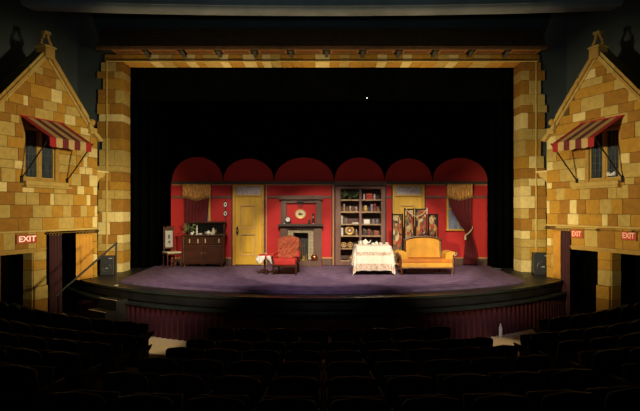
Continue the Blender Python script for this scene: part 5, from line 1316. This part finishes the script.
# --- stage speakers and a sheet of paper by the right leg
def monitor(lab, x, d, w_, h_, dp, rz, kind):
    t = thing('stage_monitor', lab, 'loudspeaker', (px(x,d), d, STZ), rz)
    b = MB(); b.prism_yz([(-dp/2,0.0),(dp/2,0.0),(dp/2*0.7,h_),(-dp/2*0.8,h_)], -w_/2, w_/2); b.build('cabinet', BLACKMET, t, bevel=0.012)
    tilt = (dp/2-dp/2*0.8)/h_
    b = MB(); b.hexa([(-w_/2+0.03,-dp/2-0.012,0.04),(w_/2-0.03,-dp/2-0.012,0.04),(w_/2-0.03,-dp/2*0.8-0.008,h_-0.04),(-w_/2+0.03,-dp/2*0.8-0.008,h_-0.04)], [(-w_/2+0.03,-dp/2+0.012,0.04),(w_/2-0.03,-dp/2+0.012,0.04),(w_/2-0.03,-dp/2*0.8+0.012,h_-0.04),(-w_/2+0.03,-dp/2*0.8+0.012,h_-0.04)]); g = b.build('grille', mat('speaker_grille',(0.005,0.005,0.0055),0.7), t)
    b = MB(); b.torus((0,-dp/2-0.012+tilt*h_*0.4,h_*0.38), w_*0.30, 0.012, 'y', 24, 8); b.build('cone_ring', mat('cone_rim',(0.016,0.016,0.018),0.4), t, True)
    b = MB(); b.lathe_y([(w_*0.27,0.01),(w_*0.1,0.012),(w_*0.08,-0.006)], (0,-dp/2-0.010+tilt*h_*0.4,h_*0.38), 20); b.build('cone', BLACKMET, t, True)
    b = MB(); b.box(w_*0.12, w_*0.36, -dp/2*0.8-0.022, -dp/2*0.8-0.005, h_*0.86, h_*0.885); b.build('badge', mat('badge_silver',(0.5,0.5,0.5),0.4), t)
    b = MB(); b.box(-w_*0.08, w_*0.10, -dp/2-0.014, -dp/2+0.0, h_*0.36, h_*0.385); b.build('label_plate', mat('badge_silver',(0.5,0.5,0.5),0.4), t)
    return t
monitor('black wedge loudspeaker standing before the right stone pier', 541.4, 13.80, 0.47, 0.60, 0.34, math.radians(-12), 0)
monitor('black loudspeaker behind the handrail post by the left pier', 107.8, 13.75, 0.36, 0.52, 0.32, math.radians(14), 1)
b = MB(); b.grid(lambda u, v: (px(493.5,15.0)+0.24*u, 15.0+0.08*v, STZ+0.012+0.008*math.sin(u*5)), 8, 2)
t = tag(b.build('paper_sheet', WHITE, solid=0.003, fixn=False), 'white strip of paper on the stage floor by the leg curtain', 'paper')

# ================================================================== SEATING
SEATM = mat('seat_dark_plush', (0.010, 0.0095, 0.010), 0.75, 0.2, 10, sheen=0.05)
SEATW = mat('seat_dark_wood', (0.014, 0.012, 0.011), 0.55, 0.2, 8)
PLATE = mat('seat_number_plate', (0.75, 0.72, 0.66), 0.5)
def make_seat():
    # local: occupant faces +y (the stage); rear of the backrest faces -y (the camera)
    t = thing('theatre_seat', 'dark upholstered tip-up theatre seat', 'seat', (0,0,0))
    n = 10; w_ = 0.225
    pl = [(-w_*0.92,0.34),(w_*0.92,0.34),(w_,0.50)]+[(w_-0.06+0.06*math.cos(PI/2*i/4), 0.78+0.06*math.sin(PI/2*i/4)) for i in range(5)]
    pl += [(0.0,0.86)]+[(-(w_-0.06)-0.06*math.sin(PI/2*i/4), 0.78+0.06*math.cos(PI/2*i/4)) for i in range(5)]+[(-w_,0.50)]
    f = lambda z: -0.09-(z-0.34)*0.16
    b = MB(); b.hexa([(p[0],f(p[1])-0.015,p[1]) for p in pl], [(p[0],f(p[1])+0.015,p[1]) for p in pl]); b.build('back_shell', SEATW, t, bevel=0.006)
    b = MB(); b.hexa([(p[0]*0.92,f(p[1])+0.014,0.36+(p[1]-0.34)*0.93) for p in pl], [(p[0]*0.88,f(p[1])+0.055,0.37+(p[1]-0.34)*0.90) for p in pl]); b.build('back_pad', SEATM, t, bevel=0.01)
    b = MB(); b.hexa([(-0.21,-0.02,0.40),(0.21,-0.02,0.40),(0.21,0.06,0.80-0.02),(-0.21,0.06,0.78)], [(-0.21,0.05,0.38),(0.21,0.05,0.38),(0.20,0.13,0.76),(-0.20,0.13,0.76)]); b.build('tipped_seat', SEATM, t, bevel=0.015)
    for q in (-1, 1):
        b = MB(); b.prism_yz([(-0.10,0.0),(0.12,0.0),(0.07,0.12),(0.07,0.50),(0.20,0.58),(0.20,0.60),(-0.16,0.60),(-0.13,0.50),(-0.06,0.12)], q*0.2315-0.009, q*0.2315+0.009); b.build('standard', SEATW, t)
        b = MB(); b.box(q*0.2315-0.011, q*0.2315+0.011, -0.15, 0.22, 0.60, 0.625); b.build('armrest', SEATW, t, bevel=0.006)
    return t
proto = make_seat(); used = [False]
ordinal = ['front', 'second', 'third', 'fourth', 'fifth', 'sixth']
def wall_x(y): return CORN[0]+UD[0]*max(0, (CORN[1]-y))/0.936
nplate = 0
for k, (d, zt_) in enumerate(ROWS):
    r = AC-d; z = zt_-SEATH
    spots = []
    nc = 8 if k == 0 else 9; sp_ = 0.5+0.008*k; off = 0.13 if k == 0 else 0.28
    for i in range(nc): spots.append(((i-(nc-1)/2)*sp_+off, 'centre'))
    st0 = 3.32 if k == 0 else 3.0
    for i in range(12):
        spots.append((st0+(0.95 if k == 0 else 0.4)+i*0.53, 'right')); spots.append((-st0-i*0.53, 'left'))
    count = {'centre': 0, 'left': 0, 'right': 0}
    words = ['first', 'second', 'third', 'fourth', 'fifth', 'sixth', 'seventh', 'eighth', 'ninth', 'tenth', 'eleventh', 'twelfth']
    for (s_, blk) in spots:
        a = s_/r; x, y = r*math.sin(a), AC-r*math.cos(a)
        xp = CX+x*F/y
        if not (-30 < xp < 670) or abs(x) > wall_x(y)-0.35: continue
        o = proto if not used[0] else copy_tree(proto); used[0] = True
        o.location = (x, y, z); o.rotation_euler = (0, 0, a)
        o['label'] = 'dark tip-up theatre seat, %s from the %s aisle, %s row, %s block' % (words[count[blk]],
            {'centre': 'steps-side', 'left': 'steps-side', 'right': 'bottle-side'}[blk], ordinal[k], {'centre': 'middle', 'left': 'steps-side', 'right': 'bottle-side'}[blk])
        count[blk] += 1
        o['group'] = '%s row of the %s seating block' % (ordinal[k], {'centre': 'middle', 'left': 'steps side', 'right': 'speaker side'}[blk])
        if blk == 'centre' and random.random() < 0.22:
            b = MB(); b.box(-0.012, 0.012, -0.168, -0.160, 0.815, 0.835); b.build('number_plate', PLATE, o)
# water bottle on the open floor at the aisle head
zf_ = ROWS[0][1]-SEATH+0.005
bd = 10.78
t = thing('water_bottle', 'pale plastic water bottle standing on the floor before the red stage skirt', 'bottle', (px(500.5, bd), bd, zf_))
b = MB(); b.lathe([(0.036,0),(0.038,0.01),(0.038,0.19),(0.03,0.225),(0.014,0.255),(0.014,0.265)], (0,0,0), 16); b.build('body', mat('pale_plastic',(0.88,0.90,0.92),0.15), t, True)
b = MB(); b.lathe([(0.017,0.265),(0.017,0.29),(0.013,0.292)], (0,0,0), 12); b.build('cap', WHITE, t, True)
